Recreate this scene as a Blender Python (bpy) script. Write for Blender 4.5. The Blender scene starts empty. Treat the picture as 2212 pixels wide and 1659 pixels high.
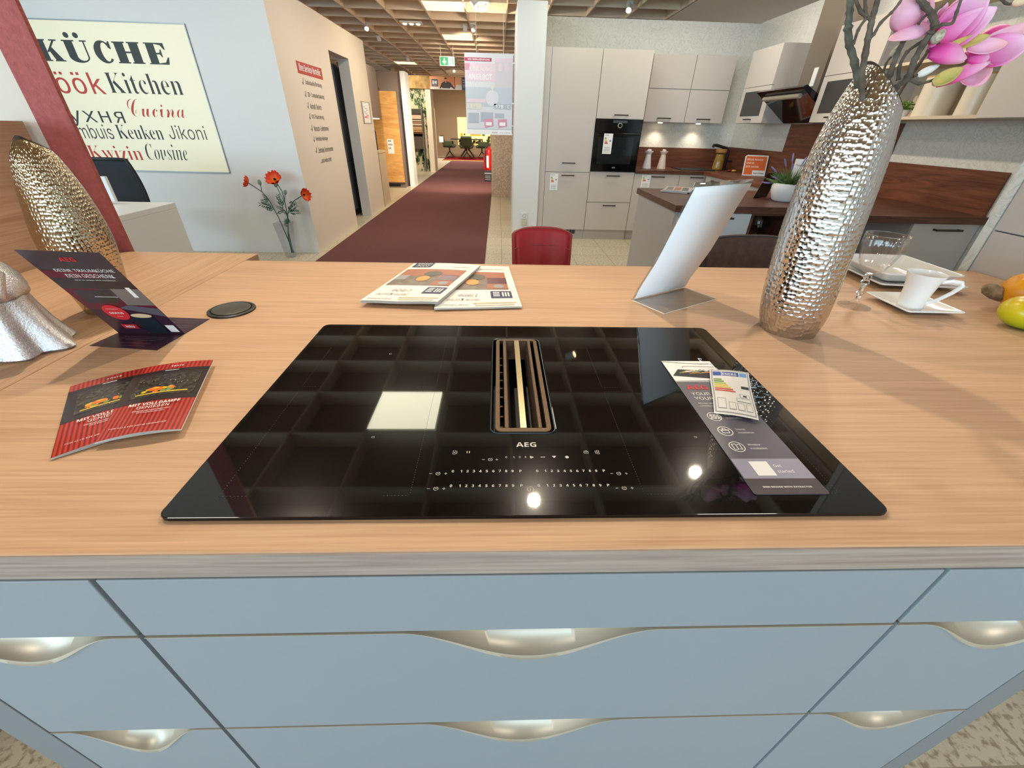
import bpy, math, random
from mathutils import Vector, Matrix
random.seed(7)
SC = bpy.context.scene
COL = SC.collection
PI = math.pi

# ------------------------------------------------------------------ camera
CF, CP, CY, CR = 882.78, 0.5626, 0.0425, 0.0271          # focal (px of 2212), pitch, yaw, roll
CPOS = Vector((-0.0438, -0.3064, 1.2840))
FWD = Vector((math.sin(CY)*math.cos(CP), math.cos(CY)*math.cos(CP), -math.sin(CP)))
_r = Vector((math.cos(CY), -math.sin(CY), 0)); _u = _r.cross(FWD)
RGT = math.cos(CR)*_r + math.sin(CR)*_u
UPV = -math.sin(CR)*_r + math.cos(CR)*_u
cam_d = bpy.data.cameras.new('camera'); cam = bpy.data.objects.new('camera', cam_d); COL.objects.link(cam)
cam_d.sensor_fit = 'HORIZONTAL'; cam_d.sensor_width = 36.0; cam_d.lens = CF/2212*36.0
cam_d.clip_start = 0.02; cam_d.clip_end = 200
M3 = Matrix((RGT, UPV, -FWD)).transposed()
cam.matrix_world = Matrix.Translation(CPOS) @ M3.to_4x4()
SC.camera = cam

def at(x, y, ax, v):
    """world point seen at photo pixel x, y on the plane axis ax = v"""
    d = (x-1106)/CF*RGT - (y-829.5)/CF*UPV + FWD
    return CPOS + d*((v-CPOS[ax])/d[ax])

# ------------------------------------------------------------------ view, world, lights
SC.view_settings.view_transform = 'Standard'; SC.view_settings.look = 'None'
SC.view_settings.exposure = 0.0; SC.view_settings.gamma = 1.0
SC.view_settings.use_curve_mapping = False
try:
    SC.cycles.use_denoising = True
    SC.cycles.max_bounces = 8; SC.cycles.diffuse_bounces = 3; SC.cycles.glossy_bounces = 4
    SC.cycles.transmission_bounces = 8; SC.cycles.transparent_max_bounces = 8
    SC.cycles.caustics_reflective = False; SC.cycles.caustics_refractive = False
    SC.cycles.sample_clamp_indirect = 4.0
except Exception:
    pass
W = bpy.data.worlds.new('daylight'); SC.world = W; W.use_nodes = True
wb = W.node_tree.nodes['Background']; wb.inputs[0].default_value = (0.66, 0.80, 1.0, 1); wb.inputs[1].default_value = 1.0

WARM = (1.0, 0.86, 0.68)
DAY = (0.58, 0.83, 1.0)
def lamp(name, kind, loc, target, power, color, size=0.1, size_y=None, angle=60, blend=0.5):
    d = bpy.data.lights.new(name, kind); d.energy = power; d.color = color
    if kind == 'AREA':
        d.shape = 'RECTANGLE' if size_y else 'SQUARE'; d.size = size
        if size_y: d.size_y = size_y
    else:
        d.shadow_soft_size = size
        if kind == 'SPOT':
            d.spot_size = math.radians(angle); d.spot_blend = blend
    o = bpy.data.objects.new(name, d); COL.objects.link(o); o.location = loc
    dv = Vector(target)-Vector(loc)
    o.rotation_euler = dv.to_track_quat('-Z', 'Y').to_euler()
    return o
lamp('window_daylight', 'AREA', (-1.7, -7.3, 1.6), (-1.7, 0, 1.55), 400, DAY, 10.6, 2.3)
lamp('side_fill_daylight', 'AREA', (-6.85, -3.6, 1.6), (0, -2.4, 1.4), 400, DAY, 7.2, 2.3)  # unseen side window light, placed and sized to brighten the sign wall
# spot lamps of the ceiling track; some are added fill without a lit fixture
SPOTS = [  # lamp position, target, power, cone
    ((0.20, 1.55, 2.62), (0.05, -0.10, 0.91), 72, 80),
    ((1.38, 1.80, 2.62), (0.95, 0.30, 0.91), 40, 90),
    ((-1.12, 1.22, 2.62), (-0.65, 0.20, 0.91), 80, 95),
    ((-0.42, 6.95, 2.62), (-2.05, 6.6, 1.2), 75, 90),
    ((-0.46, 8.60, 2.62), (-2.3, 9.8, 0.5), 150, 105),  # corridor fill; the head built here is unlit
    ((-2.30, 8.90, 2.62), (-2.40, 10.3, 0.9), 110, 100),
    ((-2.35, 13.0, 2.62), (-2.35, 14.6, 1.2), 120, 95),  # fill for the leaf wall; its head is built unlit
    ((1.69, 4.35, 2.62), (2.2, 5.45, 1.5), 6, 95),
    ((-1.37, 15.0, 2.62), (-1.6, 18.0, 0.3), 300, 105),
    ((-1.20, 3.30, 2.62), (-2.10, 5.2, 1.5), 22, 80),
    ((1.60, 3.60, 2.62), (3.1, 4.0, 1.6), 32, 110),
    ((0.81, 3.60, 2.62), (3.1, 2.7, 1.1), 110, 62),
    ((-0.62, 8.90, 2.62), (-0.8, 12.5, 0.0), 750, 95),  # strong aisle fill, added at a spotlight modelled unlit
]
for i, (p, t, e, a) in enumerate(SPOTS):
    lamp('spot_lamp', 'SPOT', p, t, e*1.0, WARM, 0.035, angle=a, blend=0.85)
for (x, y, e) in ((-0.83, 2.62, 11), (-0.83, 7.49, 12), (-0.83, 9.9, 12), (-2.63, 14.1, 12), (-0.83, 5.05, 26), (2.1, 4.78, 14), (3.0, 3.0, 24), (0.9, 4.9, 9), (-3.4, 2.9, 22), (-2.0, -1.6, 26), (1.6, -1.6, 26), (-1.4, 19.5, 150)):
    lamp('panel_fill_light', 'AREA', (x, y, 2.66), (x, y, 0), e, (1.0, 0.97, 0.72) if e < 13 else (1.0, 0.96, 0.88), 0.55)  # first four sit at the ceiling panels, the rest are added fill without fixtures

# ------------------------------------------------------------------ materials
def lin(c):
    return tuple(((v/255/12.92) if v/255 <= .04045 else ((v/255+.055)/1.055)**2.4) for v in c)
def lin4(c): return lin(c)+(1,)
MATS = {}
def mat(name, rgb, rough=.5, metal=0, spec=.5, emit=0, coat=0, noise=None, bump=None, trans=0, ior=1.45, alpha=1):
    """noise=(scale,(r,g,b) second colour,sharpness) ; bump=(scale,strength,distance)"""
    if name in MATS: return MATS[name]
    m = bpy.data.materials.new(name); m.use_nodes = True
    nt = m.node_tree; b = nt.nodes['Principled BSDF']
    b.inputs['Base Color'].default_value = lin4(rgb); b.inputs['Roughness'].default_value = rough
    b.inputs['Metallic'].default_value = metal; b.inputs['Specular IOR Level'].default_value = spec
    b.inputs['IOR'].default_value = ior
    if coat: b.inputs['Coat Weight'].default_value = coat; b.inputs['Coat Roughness'].default_value = .05
    if trans: b.inputs['Transmission Weight'].default_value = trans
    if alpha < 1: b.inputs['Alpha'].default_value = alpha
    if emit:
        b.inputs['Emission Color'].default_value = lin4(rgb); b.inputs['Emission Strength'].default_value = emit
    tc = None
    if noise or bump:
        tc = nt.nodes.new('ShaderNodeTexCoord')
    if noise:
        n = nt.nodes.new('ShaderNodeTexNoise'); n.inputs['Scale'].default_value = noise[0]; n.inputs['Detail'].default_value = 5
        nt.links.new(tc.outputs['Object'], n.inputs['Vector'])
        r = nt.nodes.new('ShaderNodeValToRGB'); s = noise[2]
        r.color_ramp.elements[0].position = .5-s; r.color_ramp.elements[1].position = .5+s
        r.color_ramp.elements[0].color = lin4(rgb); r.color_ramp.elements[1].color = lin4(noise[1])
        nt.links.new(n.outputs['Fac'], r.inputs['Fac']); nt.links.new(r.outputs['Color'], b.inputs['Base Color'])
    if bump:
        n = nt.nodes.new('ShaderNodeTexNoise'); n.inputs['Scale'].default_value = bump[0]; n.inputs['Detail'].default_value = 4
        nt.links.new(tc.outputs['Object'], n.inputs['Vector'])
        bp = nt.nodes.new('ShaderNodeBump'); bp.inputs['Strength'].default_value = bump[1]; bp.inputs['Distance'].default_value = bump[2]
        nt.links.new(n.outputs['Fac'], bp.inputs['Height']); nt.links.new(bp.outputs['Normal'], b.inputs['Normal'])
    MATS[name] = m
    return m
def glass(name, rgb=(255, 255, 255), rough=0.0, ior=1.45):
    """clear glass that lets the light through: transparent mixed with a sharp gloss by Fresnel"""
    if name in MATS: return MATS[name]
    m = bpy.data.materials.new(name); m.use_nodes = True; nt = m.node_tree
    for n in list(nt.nodes):
        if n.type != 'OUTPUT_MATERIAL': nt.nodes.remove(n)
    out = [n for n in nt.nodes if n.type == 'OUTPUT_MATERIAL'][0]
    t = nt.nodes.new('ShaderNodeBsdfTransparent'); t.inputs[0].default_value = lin4(rgb)
    g = nt.nodes.new('ShaderNodeBsdfGlossy'); g.inputs['Roughness'].default_value = rough
    lw = nt.nodes.new('ShaderNodeLayerWeight'); lw.inputs['Blend'].default_value = .5
    pw = nt.nodes.new('ShaderNodeMath'); pw.operation = 'POWER'; pw.inputs[1].default_value = 4.0
    nt.links.new(lw.outputs['Facing'], pw.inputs[0])
    f = nt.nodes.new('ShaderNodeMath'); f.operation = 'MULTIPLY_ADD'; f.inputs[1].default_value = .85; f.inputs[2].default_value = ((ior-1)/(ior+1))**2
    nt.links.new(pw.outputs[0], f.inputs[0])
    mx = nt.nodes.new('ShaderNodeMixShader')
    nt.links.new(f.outputs[0], mx.inputs[0]); nt.links.new(t.outputs[0], mx.inputs[1]); nt.links.new(g.outputs[0], mx.inputs[2])
    nt.links.new(mx.outputs[0], out.inputs['Surface'])
    MATS[name] = m
    return m
def wood(name, dark, light, stretch=(1.2, 14, 14), rough=.45, pores=.5, bump=.15, cath=1.6):
    if name in MATS: return MATS[name]
    m = bpy.data.materials.new(name); m.use_nodes = True; nt = m.node_tree; b = nt.nodes['Principled BSDF']
    b.inputs['Roughness'].default_value = rough; b.inputs['Specular IOR Level'].default_value = .28
    tc = nt.nodes.new('ShaderNodeTexCoord'); mp = nt.nodes.new('ShaderNodeMapping'); mp.inputs['Scale'].default_value = stretch
    nt.links.new(tc.outputs['Object'], mp.inputs['Vector'])
    n1 = nt.nodes.new('ShaderNodeTexNoise'); n1.inputs['Scale'].default_value = 1.0; n1.inputs['Detail'].default_value = 8
    n1.inputs['Distortion'].default_value = cath; n1.inputs['Roughness'].default_value = .62
    nt.links.new(mp.outputs[0], n1.inputs['Vector'])
    mp2 = nt.nodes.new('ShaderNodeMapping'); mp2.inputs['Scale'].default_value = tuple(s*9 if s > 5 else s*5 for s in stretch)
    nt.links.new(tc.outputs['Object'], mp2.inputs['Vector'])
    n2 = nt.nodes.new('ShaderNodeTexNoise'); n2.inputs['Scale'].default_value = 1.0; n2.inputs['Detail'].default_value = 4
    nt.links.new(mp2.outputs[0], n2.inputs['Vector'])
    mx = nt.nodes.new('ShaderNodeMix'); mx.data_type = 'FLOAT'; mx.inputs[0].default_value = pores*.6
    nt.links.new(n1.outputs['Fac'], mx.inputs[2]); nt.links.new(n2.outputs['Fac'], mx.inputs[3])
    r = nt.nodes.new('ShaderNodeValToRGB')
    r.color_ramp.elements[0].position = .33; r.color_ramp.elements[1].position = .64
    r.color_ramp.elements[0].color = lin4(dark); r.color_ramp.elements[1].color = lin4(light)
    nt.links.new(mx.outputs[0], r.inputs['Fac']); nt.links.new(r.outputs['Color'], b.inputs['Base Color'])
    bp = nt.nodes.new('ShaderNodeBump'); bp.inputs['Strength'].default_value = bump; bp.inputs['Distance'].default_value = .001
    nt.links.new(n2.outputs['Fac'], bp.inputs['Height']); nt.links.new(bp.outputs['Normal'], b.inputs['Normal'])
    MATS[name] = m
    return m
def hammered(name, rgb, scale=115, rough=.14, strength=1.0, depth=.0016):
    m = bpy.data.materials.new(name); m.use_nodes = True; nt = m.node_tree; b = nt.nodes['Principled BSDF']
    b.inputs['Base Color'].default_value = lin4(rgb); b.inputs['Metallic'].default_value = 1; b.inputs['Roughness'].default_value = rough
    tc = nt.nodes.new('ShaderNodeAttribute'); tc.attribute_name = 'wrap'; v = nt.nodes.new('ShaderNodeTexVoronoi'); v.voronoi_dimensions = '2D'
    v.inputs['Scale'].default_value = scale; v.inputs['Randomness'].default_value = .62
    nt.links.new(tc.outputs['Vector'], v.inputs['Vector'])
    pw = nt.nodes.new('ShaderNodeMath'); pw.operation = 'POWER'; pw.inputs[1].default_value = 2.0
    nt.links.new(v.outputs['Distance'], pw.inputs[0])
    bp = nt.nodes.new('ShaderNodeBump'); bp.inputs['Strength'].default_value = strength; bp.inputs['Distance'].default_value = depth
    nt.links.new(pw.outputs[0], bp.inputs['Height']); nt.links.new(bp.outputs['Normal'], b.inputs['Normal'])
    MATS[name] = m
    return m
def plaster(name, rgb, rgb2, strength=.5):
    """embossed wallpaper of feathery strokes"""
    m = bpy.data.materials.new(name); m.use_nodes = True; nt = m.node_tree; b = nt.nodes['Principled BSDF']
    b.inputs['Roughness'].default_value = .8
    tc = nt.nodes.new('ShaderNodeTexCoord')
    n0 = nt.nodes.new('ShaderNodeTexNoise'); n0.inputs['Scale'].default_value = 2.3; n0.inputs['Detail'].default_value = 2
    nt.links.new(tc.outputs['Object'], n0.inputs['Vector'])
    n = nt.nodes.new('ShaderNodeTexNoise'); n.inputs['Scale'].default_value = 5; n.inputs['Detail'].default_value = 6; n.inputs['Distortion'].default_value = 3.2
    nt.links.new(tc.outputs['Object'], n.inputs['Vector'])
    mp = nt.nodes.new('ShaderNodeMath'); mp.operation = 'MULTIPLY_ADD'; mp.inputs[1].default_value = 7.0; mp.inputs[2].default_value = 0
    nt.links.new(n.outputs['Fac'], mp.inputs[0])
    ad = nt.nodes.new('ShaderNodeMath'); ad.operation = 'PINGPONG'; ad.inputs[1].default_value = .5
    nt.links.new(mp.outputs[0], ad.inputs[0])
    r = nt.nodes.new('ShaderNodeValToRGB'); r.color_ramp.elements[0].position = .02; r.color_ramp.elements[1].position = .22
    r.color_ramp.elements[0].color = lin4(rgb2); r.color_ramp.elements[1].color = lin4(rgb)
    nt.links.new(ad.outputs[0], r.inputs['Fac']); nt.links.new(r.outputs['Color'], b.inputs['Base Color'])
    bp = nt.nodes.new('ShaderNodeBump'); bp.inputs['Strength'].default_value = strength; bp.inputs['Distance'].default_value = .01
    nt.links.new(ad.outputs[0], bp.inputs['Height']); nt.links.new(bp.outputs['Normal'], b.inputs['Normal'])
    MATS[name] = m
    return m
def tiles(name, rgb, rgb2, joint, size=.4, speck=60):
    m = bpy.data.materials.new(name); m.use_nodes = True; nt = m.node_tree; b = nt.nodes['Principled BSDF']
    b.inputs['Roughness'].default_value = .35
    tc = nt.nodes.new('ShaderNodeTexCoord')
    n = nt.nodes.new('ShaderNodeTexNoise'); n.inputs['Scale'].default_value = speck; n.inputs['Detail'].default_value = 3
    nt.links.new(tc.outputs['Object'], n.inputs['Vector'])
    r = nt.nodes.new('ShaderNodeValToRGB'); r.color_ramp.elements[0].position = .36; r.color_ramp.elements[1].position = .5
    r.color_ramp.elements[0].color = lin4(rgb2); r.color_ramp.elements[1].color = lin4(rgb)
    nt.links.new(n.outputs['Fac'], r.inputs['Fac'])
    br = nt.nodes.new('ShaderNodeTexBrick'); br.offset = 0; br.inputs['Scale'].default_value = 1; br.inputs['Mortar Size'].default_value = .004
    br.inputs['Brick Width'].default_value = size; br.inputs['Row Height'].default_value = size
    nt.links.new(tc.outputs['Object'], br.inputs['Vector'])
    mx = nt.nodes.new('ShaderNodeMix'); mx.data_type = 'RGBA'
    nt.links.new(br.outputs['Fac'], mx.inputs[0]); nt.links.new(r.outputs['Color'], mx.inputs[6]); mx.inputs[7].default_value = lin4(joint)
    nt.links.new(mx.outputs[2], b.inputs['Base Color'])
    MATS[name] = m
    return m
def blend_attr(name, stops, rough=.5):
    """colour of the thing itself running along its length (float attribute 't')"""
    m = bpy.data.materials.new(name); m.use_nodes = True; nt = m.node_tree; b = nt.nodes['Principled BSDF']
    b.inputs['Roughness'].default_value = rough
    a = nt.nodes.new('ShaderNodeAttribute'); a.attribute_name = 't'
    r = nt.nodes.new('ShaderNodeValToRGB')
    while len(r.color_ramp.elements) < len(stops): r.color_ramp.elements.new(.5)
    for e, (p, c) in zip(r.color_ramp.elements, stops): e.position = p; e.color = lin4(c)
    nt.links.new(a.outputs['Fac'], r.inputs['Fac']); nt.links.new(r.outputs['Color'], b.inputs['Base Color'])
    MATS[name] = m
    return m

# ------------------------------------------------------------------ mesh helpers
class MB:
    def __init__(s): s.v = []; s.f = []; s.m = []; s.t = []; s.cur = 0; s.curt = 0.0
    def add(s, vs, fs, mi=None, ts=None):
        o = len(s.v); s.v += [Vector(p) for p in vs]
        s.t += list(ts) if ts else [s.curt]*len(vs)
        for f in fs: s.f.append([i+o for i in f]); s.m.append(s.cur if mi is None else mi)
        return s
    def box(s, x0, x1, y0, y1, z0, z1, mi=None):
        vs = [(x0,y0,z0),(x1,y0,z0),(x1,y1,z0),(x0,y1,z0),(x0,y0,z1),(x1,y0,z1),(x1,y1,z1),(x0,y1,z1)]
        return s.add(vs, [(3,2,1,0),(4,5,6,7),(0,1,5,4),(1,2,6,5),(2,3,7,6),(3,0,4,7)], mi)
    def quad(s, a, b, c, d, mi=None): return s.add([a,b,c,d], [(0,1,2,3)], mi)
    def slab(s, pts, nrm, th, mi=None):
        """flat polygon given thickness against its normal"""
        n = len(pts); d = Vector(nrm).normalized()*th; P = [Vector(p) for p in pts]
        vs = P+[p-d for p in P]
        fs = [tuple(range(n)), tuple(range(2*n-1, n-1, -1))]+[(i, i+n, (i+1) % n+n, (i+1) % n) for i in range(n)]
        return s.add(vs, fs, mi)
    def tube(s, pts, rad, seg=8, mi=None, caps=True):
        P = [Vector(p) for p in pts]; n = len(P)
        R = [rad]*n if not hasattr(rad, '__len__') else list(rad)
        vs = []; ref = None
        for i, p in enumerate(P):
            d = (P[min(i+1, n-1)]-P[max(i-1, 0)]).normalized()
            if ref is None: ref = Vector((0,0,1)) if abs(d.z) < .9 else Vector((1,0,0))
            a = d.cross(ref).normalized(); b2 = a.cross(d).normalized(); ref = b2
            for k in range(seg):
                an = 2*PI*k/seg; vs.append(p+(a*math.cos(an)+b2*math.sin(an))*R[i])
        fs = [(i*seg+k, i*seg+(k+1) % seg, (i+1)*seg+(k+1) % seg, (i+1)*seg+k) for i in range(n-1) for k in range(seg)]
        if caps: fs += [tuple(range(seg-1, -1, -1)), tuple((n-1)*seg+k for k in range(seg))]
        ts = [i/(n-1) for i in range(n) for k in range(seg)]
        return s.add(vs, fs, mi, ts)
    def lathe(s, prof, c=(0,0,0), seg=40, mi=None, mod=None, caps=(False, False)):
        """prof: (radius, z) ; mod(angle, z, i) -> (radius factor)"""
        vs = []; n = len(prof)
        for i, (r, z) in enumerate(prof):
            for k in range(seg):
                a = 2*PI*k/seg; q = r*(mod(a, z, i) if mod else 1)
                vs.append((c[0]+q*math.cos(a), c[1]+q*math.sin(a), c[2]+z))
        fs = [(i*seg+k, i*seg+(k+1) % seg, (i+1)*seg+(k+1) % seg, (i+1)*seg+k) for i in range(n-1) for k in range(seg)]
        if caps[0]: fs.append(tuple(range(seg-1, -1, -1)))
        if caps[1]: fs.append(tuple((n-1)*seg+k for k in range(seg)))
        ts = [i/(n-1) for i in range(n) for k in range(seg)]
        return s.add(vs, fs, mi, ts)
    def ell(s, c, r, rot=None, seg=20, rings=12, mi=None, fn=None):
        vs = []; M = rot or Matrix.Identity(3)
        for i in range(rings+1):
            th = PI*i/rings
            for k in range(seg):
                a = 2*PI*k/seg; p = Vector((math.sin(th)*math.cos(a), math.sin(th)*math.sin(a), math.cos(th)))
                if fn: p = fn(p)
                vs.append(Vector(c)+M@Vector((p.x*r[0], p.y*r[1], p.z*r[2])))
        fs = [(i*seg+k, (i+1)*seg+k, (i+1)*seg+(k+1) % seg, i*seg+(k+1) % seg) for i in range(rings) for k in range(seg)]
        ts = [i/rings for i in range(rings+1) for k in range(seg)]
        return s.add(vs, fs, mi, ts)
    def grid(s, fn, nu, nv, mi=None, tfn=None):
        vs = [fn(i/nu, j/nv) for j in range(nv+1) for i in range(nu+1)]
        ts = [(tfn(i/nu, j/nv) if tfn else j/nv) for j in range(nv+1) for i in range(nu+1)]
        fs = [(j*(nu+1)+i, j*(nu+1)+i+1, (j+1)*(nu+1)+i+1, (j+1)*(nu+1)+i) for j in range(nv) for i in range(nu)]
        return s.add(vs, fs, mi, ts)
def rrect(x0, x1, y0, y1, r, n=5):
    out = []
    for cx, cy, a0 in ((x1-r, y1-r, 0), (x0+r, y1-r, 90), (x0+r, y0+r, 180), (x1-r, y0+r, 270)):
        for k in range(n+1):
            a = math.radians(a0+90*k/n); out.append((cx+r*math.cos(a), cy+r*math.sin(a)))
    return out
OFF = {}
def put(name, mb, m, parent=None, loc=None, smooth=False, bevel=0, solid=0, sub=0, weld=False, sharp=35):
    """link one mesh object; world coordinates, kept relative to the root's location"""
    off = Vector(loc) if loc is not None else (OFF.get(parent.name, Vector()) if parent else Vector())
    me = bpy.data.meshes.new(name)
    me.from_pydata([tuple(p-off) for p in mb.v], [], mb.f)
    for mm in (m if isinstance(m, (list, tuple)) else [m]): me.materials.append(mm)
    if len(me.materials) > 1: me.polygons.foreach_set('material_index', mb.m)
    at_ = me.attributes.new('t', 'FLOAT', 'POINT'); at_.data.foreach_set('value', mb.t)
    if smooth:
        me.polygons.foreach_set('use_smooth', [True]*len(me.polygons))
        try: me.set_sharp_from_angle(angle=math.radians(sharp))
        except Exception: pass
    me.update()
    o = bpy.data.objects.new(name, me); COL.objects.link(o)
    if parent:
        o.parent = parent; OFF[o.name] = off
    elif loc is not None:
        o.location = off; OFF[o.name] = off
    if weld: w_ = o.modifiers.new('weld', 'WELD'); w_.merge_threshold = .0002
    if solid: s_ = o.modifiers.new('solid', 'SOLIDIFY'); s_.thickness = solid; s_.offset = 0
    if sub: s_ = o.modifiers.new('sub', 'SUBSURF'); s_.levels = sub; s_.render_levels = sub
    if bevel:
        b_ = o.modifiers.new('bevel', 'BEVEL'); b_.width = bevel; b_.segments = 2; b_.limit_method = 'ANGLE'; b_.angle_limit = math.radians(40)
    return o
def tag(o, label=None, cat=None, group=None, kind=None):
    if label: o['label'] = label
    if cat: o['category'] = cat
    if group: o['group'] = group
    if kind: o['kind'] = kind
    return o
def thing(name, label, cat, loc=(0,0,0), group=None):
    o = bpy.data.objects.new(name, None); COL.objects.link(o); o.location = loc; o.empty_display_size = .1
    OFF[o.name] = Vector(loc)
    return tag(o, label, cat, group)
def struct(name, mb, m, **k): return tag(put(name, mb, m, **k), kind='structure')
def kids(o): return [c for c in bpy.data.objects if c.parent == o]
def copy_tree(o, loc=None, parent=None, label=None):
    c = o.copy(); COL.objects.link(c)
    if parent: c.parent = parent
    if loc is not None: c.location = loc
    if label: c['label'] = label
    for ch in kids(o): copy_tree(ch, parent=c)
    return c

# ------------------------------------------------------------------ lettering
def _font(fn):
    try:
        import os
        p = os.path.join(bpy.utils.system_resource('DATAFILES'), 'fonts', fn)
        return bpy.data.fonts.load(p, check_existing=True) if os.path.exists(p) else None
    except Exception:
        return None
INTER, MATHF, MONO = _font('Inter.woff2'), _font('NotoSansMath-Regular.woff2'), _font('DejaVuSansMono.woff2')
def text_mesh(s, font=None, bold=0.0, shear=0.0, space=1.0):
    cu = bpy.data.curves.new('t', 'FONT'); cu.body = s; cu.size = 1
    if font: cu.font = font
    cu.offset = bold; cu.shear = shear; cu.space_character = space; cu.resolution_u = 3; cu.fill_mode = 'FRONT'
    o = bpy.data.objects.new('t', cu); me = bpy.data.meshes.new_from_object(o)
    vs = [v.co.copy() for v in me.vertices]; fs = [tuple(p.vertices) for p in me.polygons]
    bpy.data.objects.remove(o); bpy.data.curves.remove(cu); bpy.data.meshes.remove(me)
    return vs, fs
def sans_bold(s):
    out = ''
    for c in s:
        if 'A' <= c <= 'Z': out += chr(0x1D5D4+ord(c)-65)
        elif 'a' <= c <= 'z': out += chr(0x1D5EE+ord(c)-97)
        elif '0' <= c <= '9': out += chr(0x1D7EC+ord(c)-48)
        else: out += c
    return out
def text(mb, s, o, u, v, size=None, width=None, height=None, font=INTER, bold=0.0, shear=0.0, align='l', mi=None, lift=.0004, space=1.0, valign='base'):
    """flat letters: o = baseline start, u = reading direction, v = up ; size = em, or fit to width / height of the ink"""
    if bold >= .015 and font is INTER and MATHF and s.isascii():
        s = sans_bold(s); font = MATHF; bold = 0
    elif font is INTER: bold = min(bold, 0)
    vs, fs = text_mesh(s, font, bold, shear, space)
    if not vs: return mb
    x0 = min(p.x for p in vs); x1 = max(p.x for p in vs); y0 = min(p.y for p in vs); y1 = max(p.y for p in vs)
    u = Vector(u).normalized(); v = Vector(v).normalized(); n = u.cross(v)
    sx = sy = size or 1
    if width: sx = width/(x1-x0); sy = sx if not (height or size) else sy
    if height: sy = height/(y1-y0); sx = sx if width else sy
    dx = {'l': -x0, 'c': -(x0+x1)/2, 'r': -x1}[align]
    dy = {'base': 0, 'mid': -(y0+y1)/2, 'bot': -y0}[valign]
    O = Vector(o)+n*lift
    return mb.add([O+u*((p.x+dx)*sx)+v*((p.y+dy)*sy) for p in vs], fs, mi)
def patch(mb, o, u, v, x0, x1, y0, y1, mi=None, lift=.0003):
    u = Vector(u).normalized(); v = Vector(v).normalized(); n = u.cross(v); O = Vector(o)+n*lift
    return mb.add([O+u*x0+v*y0, O+u*x1+v*y0, O+u*x1+v*y1, O+u*x0+v*y1], [(0,1,2,3)], mi)
def disc(mb, o, u, v, r, ri=0, mi=None, lift=.0004, n=20, sy=1):
    u = Vector(u).normalized(); v = Vector(v).normalized(); nn = u.cross(v); O = Vector(o)+nn*lift
    out = [O+u*(r*math.cos(2*PI*k/n))+v*(r*sy*math.sin(2*PI*k/n)) for k in range(n)]
    if not ri: return mb.add(out, [tuple(range(n))], mi)
    inn = [O+u*(ri*math.cos(2*PI*k/n))+v*(ri*sy*math.sin(2*PI*k/n)) for k in range(n)]
    return mb.add(out+inn, [(k, (k+1) % n, n+(k+1) % n, n+k) for k in range(n)], mi)
def stroke(mb, o, u, v, pts, w, mi=None, lift=.0004):
    """polyline of flat strokes in the plane (o,u,v)"""
    u = Vector(u).normalized(); v = Vector(v).normalized(); n = u.cross(v); O = Vector(o)+n*lift
    for (a, b) in zip(pts[:-1], pts[1:]):
        d = Vector((b[0]-a[0], b[1]-a[1]))
        if d.length < 1e-9: continue
        d.normalize(); q = Vector((-d.y, d.x))*w/2
        c = [(a[0]+q.x, a[1]+q.y), (a[0]-q.x, a[1]-q.y), (b[0]-q.x, b[1]-q.y), (b[0]+q.x, b[1]+q.y)]
        mb.add([O+u*p[0]+v*p[1] for p in c], [(0,1,2,3)], mi)
    return mb
X, Y, Z = Vector((1,0,0)), Vector((0,1,0)), Vector((0,0,1))
# ------------------------------------------------------------------ the setting
m_white = mat('white_paint', (226, 226, 224), .75, bump=(90, .05, .002))
m_cream = mat('cream_paint', (222, 208, 192), .75, bump=(90, .05, .002))
m_grey_wall = mat('taupe_paint', (138, 122, 110), .8)
m_paper = plaster('feather_wallpaper', (224, 222, 213), (210, 208, 198), .22)
m_red_plaster = mat('red_plaster', (178, 96, 91), .85, noise=(60, (162, 84, 80), .2), bump=(140, .6, .004))
m_floor = tiles('floor_tiles', (208, 196, 172), (164, 148, 122), (158, 144, 122), .42, 55)
m_grid = mat('ceiling_webs', (238, 214, 184), .7)
m_slab = mat('ceiling_slab', (176, 148, 118), .85)
m_soffit = mat('soffit_paint', (240, 214, 180), .8)
m_stone = mat('split_stone', (222, 202, 180), .9, noise=(38, (188, 166, 146), .14), bump=(60, .5, .006))

struct('floor', MB().box(-8, 6, -8, 23, -.1, 0), m_floor)
mb = MB(); GX = [.07-.6*k for k in range(-4, 13)]; GY = [2.35+.605*k for k in range(-16, 29)]
for x in GX: mb.box(x-.009, x+.009, GY[0], GY[-1], 2.70, 2.85, 0)
for y in GY:
    mb.box(GX[-1], GX[0], y-.009, y+.009, 2.702, 2.848, 0)
mb.box(-8, 2.5, -8, 23, 2.86, 2.95, 1); mb.box(2.5, 6, -8, 23, 2.7, 2.95, 2)
struct('ceiling', mb, [m_grid, m_slab, m_soffit])

struct('wall_left', MB().box(-7.0, -2.268, 4.54, 4.70, 0, 2.34).box(-2.268, -2.094, 4.54, 4.543, 0, 2.34), m_white)
mb = MB(); mb.box(-2.24, -2.094, 4.70, 6.05, 0, 2.32); mb.box(-2.24, -2.094, 6.05, 6.83, 2.01, 2.32); mb.box(-2.24, -2.094, 6.84, 7.72, 0, 2.32); mb.box(-2.24, -2.0942, 6.83, 6.84, 0, 2.32, 1)  # far jamb slab in white to stand in for daylight falling on it
mb.box(-2.268, -2.094, 4.543, 4.70, 0, 2.32)
struct('wall_service', mb, [m_cream, m_white])
struct('wall_kitchen_back', MB().box(.47, 3.25, 6.05, 6.2, 0, 2.39), m_paper)
struct('wall_kitchen_right', MB().box(3.11, 3.25, 1.06, 6.05, 0, 2.40), m_paper)
struct('wall_pillar', MB().box(.151, .47, 5.42, 6.2, 0, 2.40), m_white, bevel=.004)
struct('wall_red', MB().box(-1.334, -1.240, 1.088, 1.100, 0, 2.7), m_red_plaster)
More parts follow.
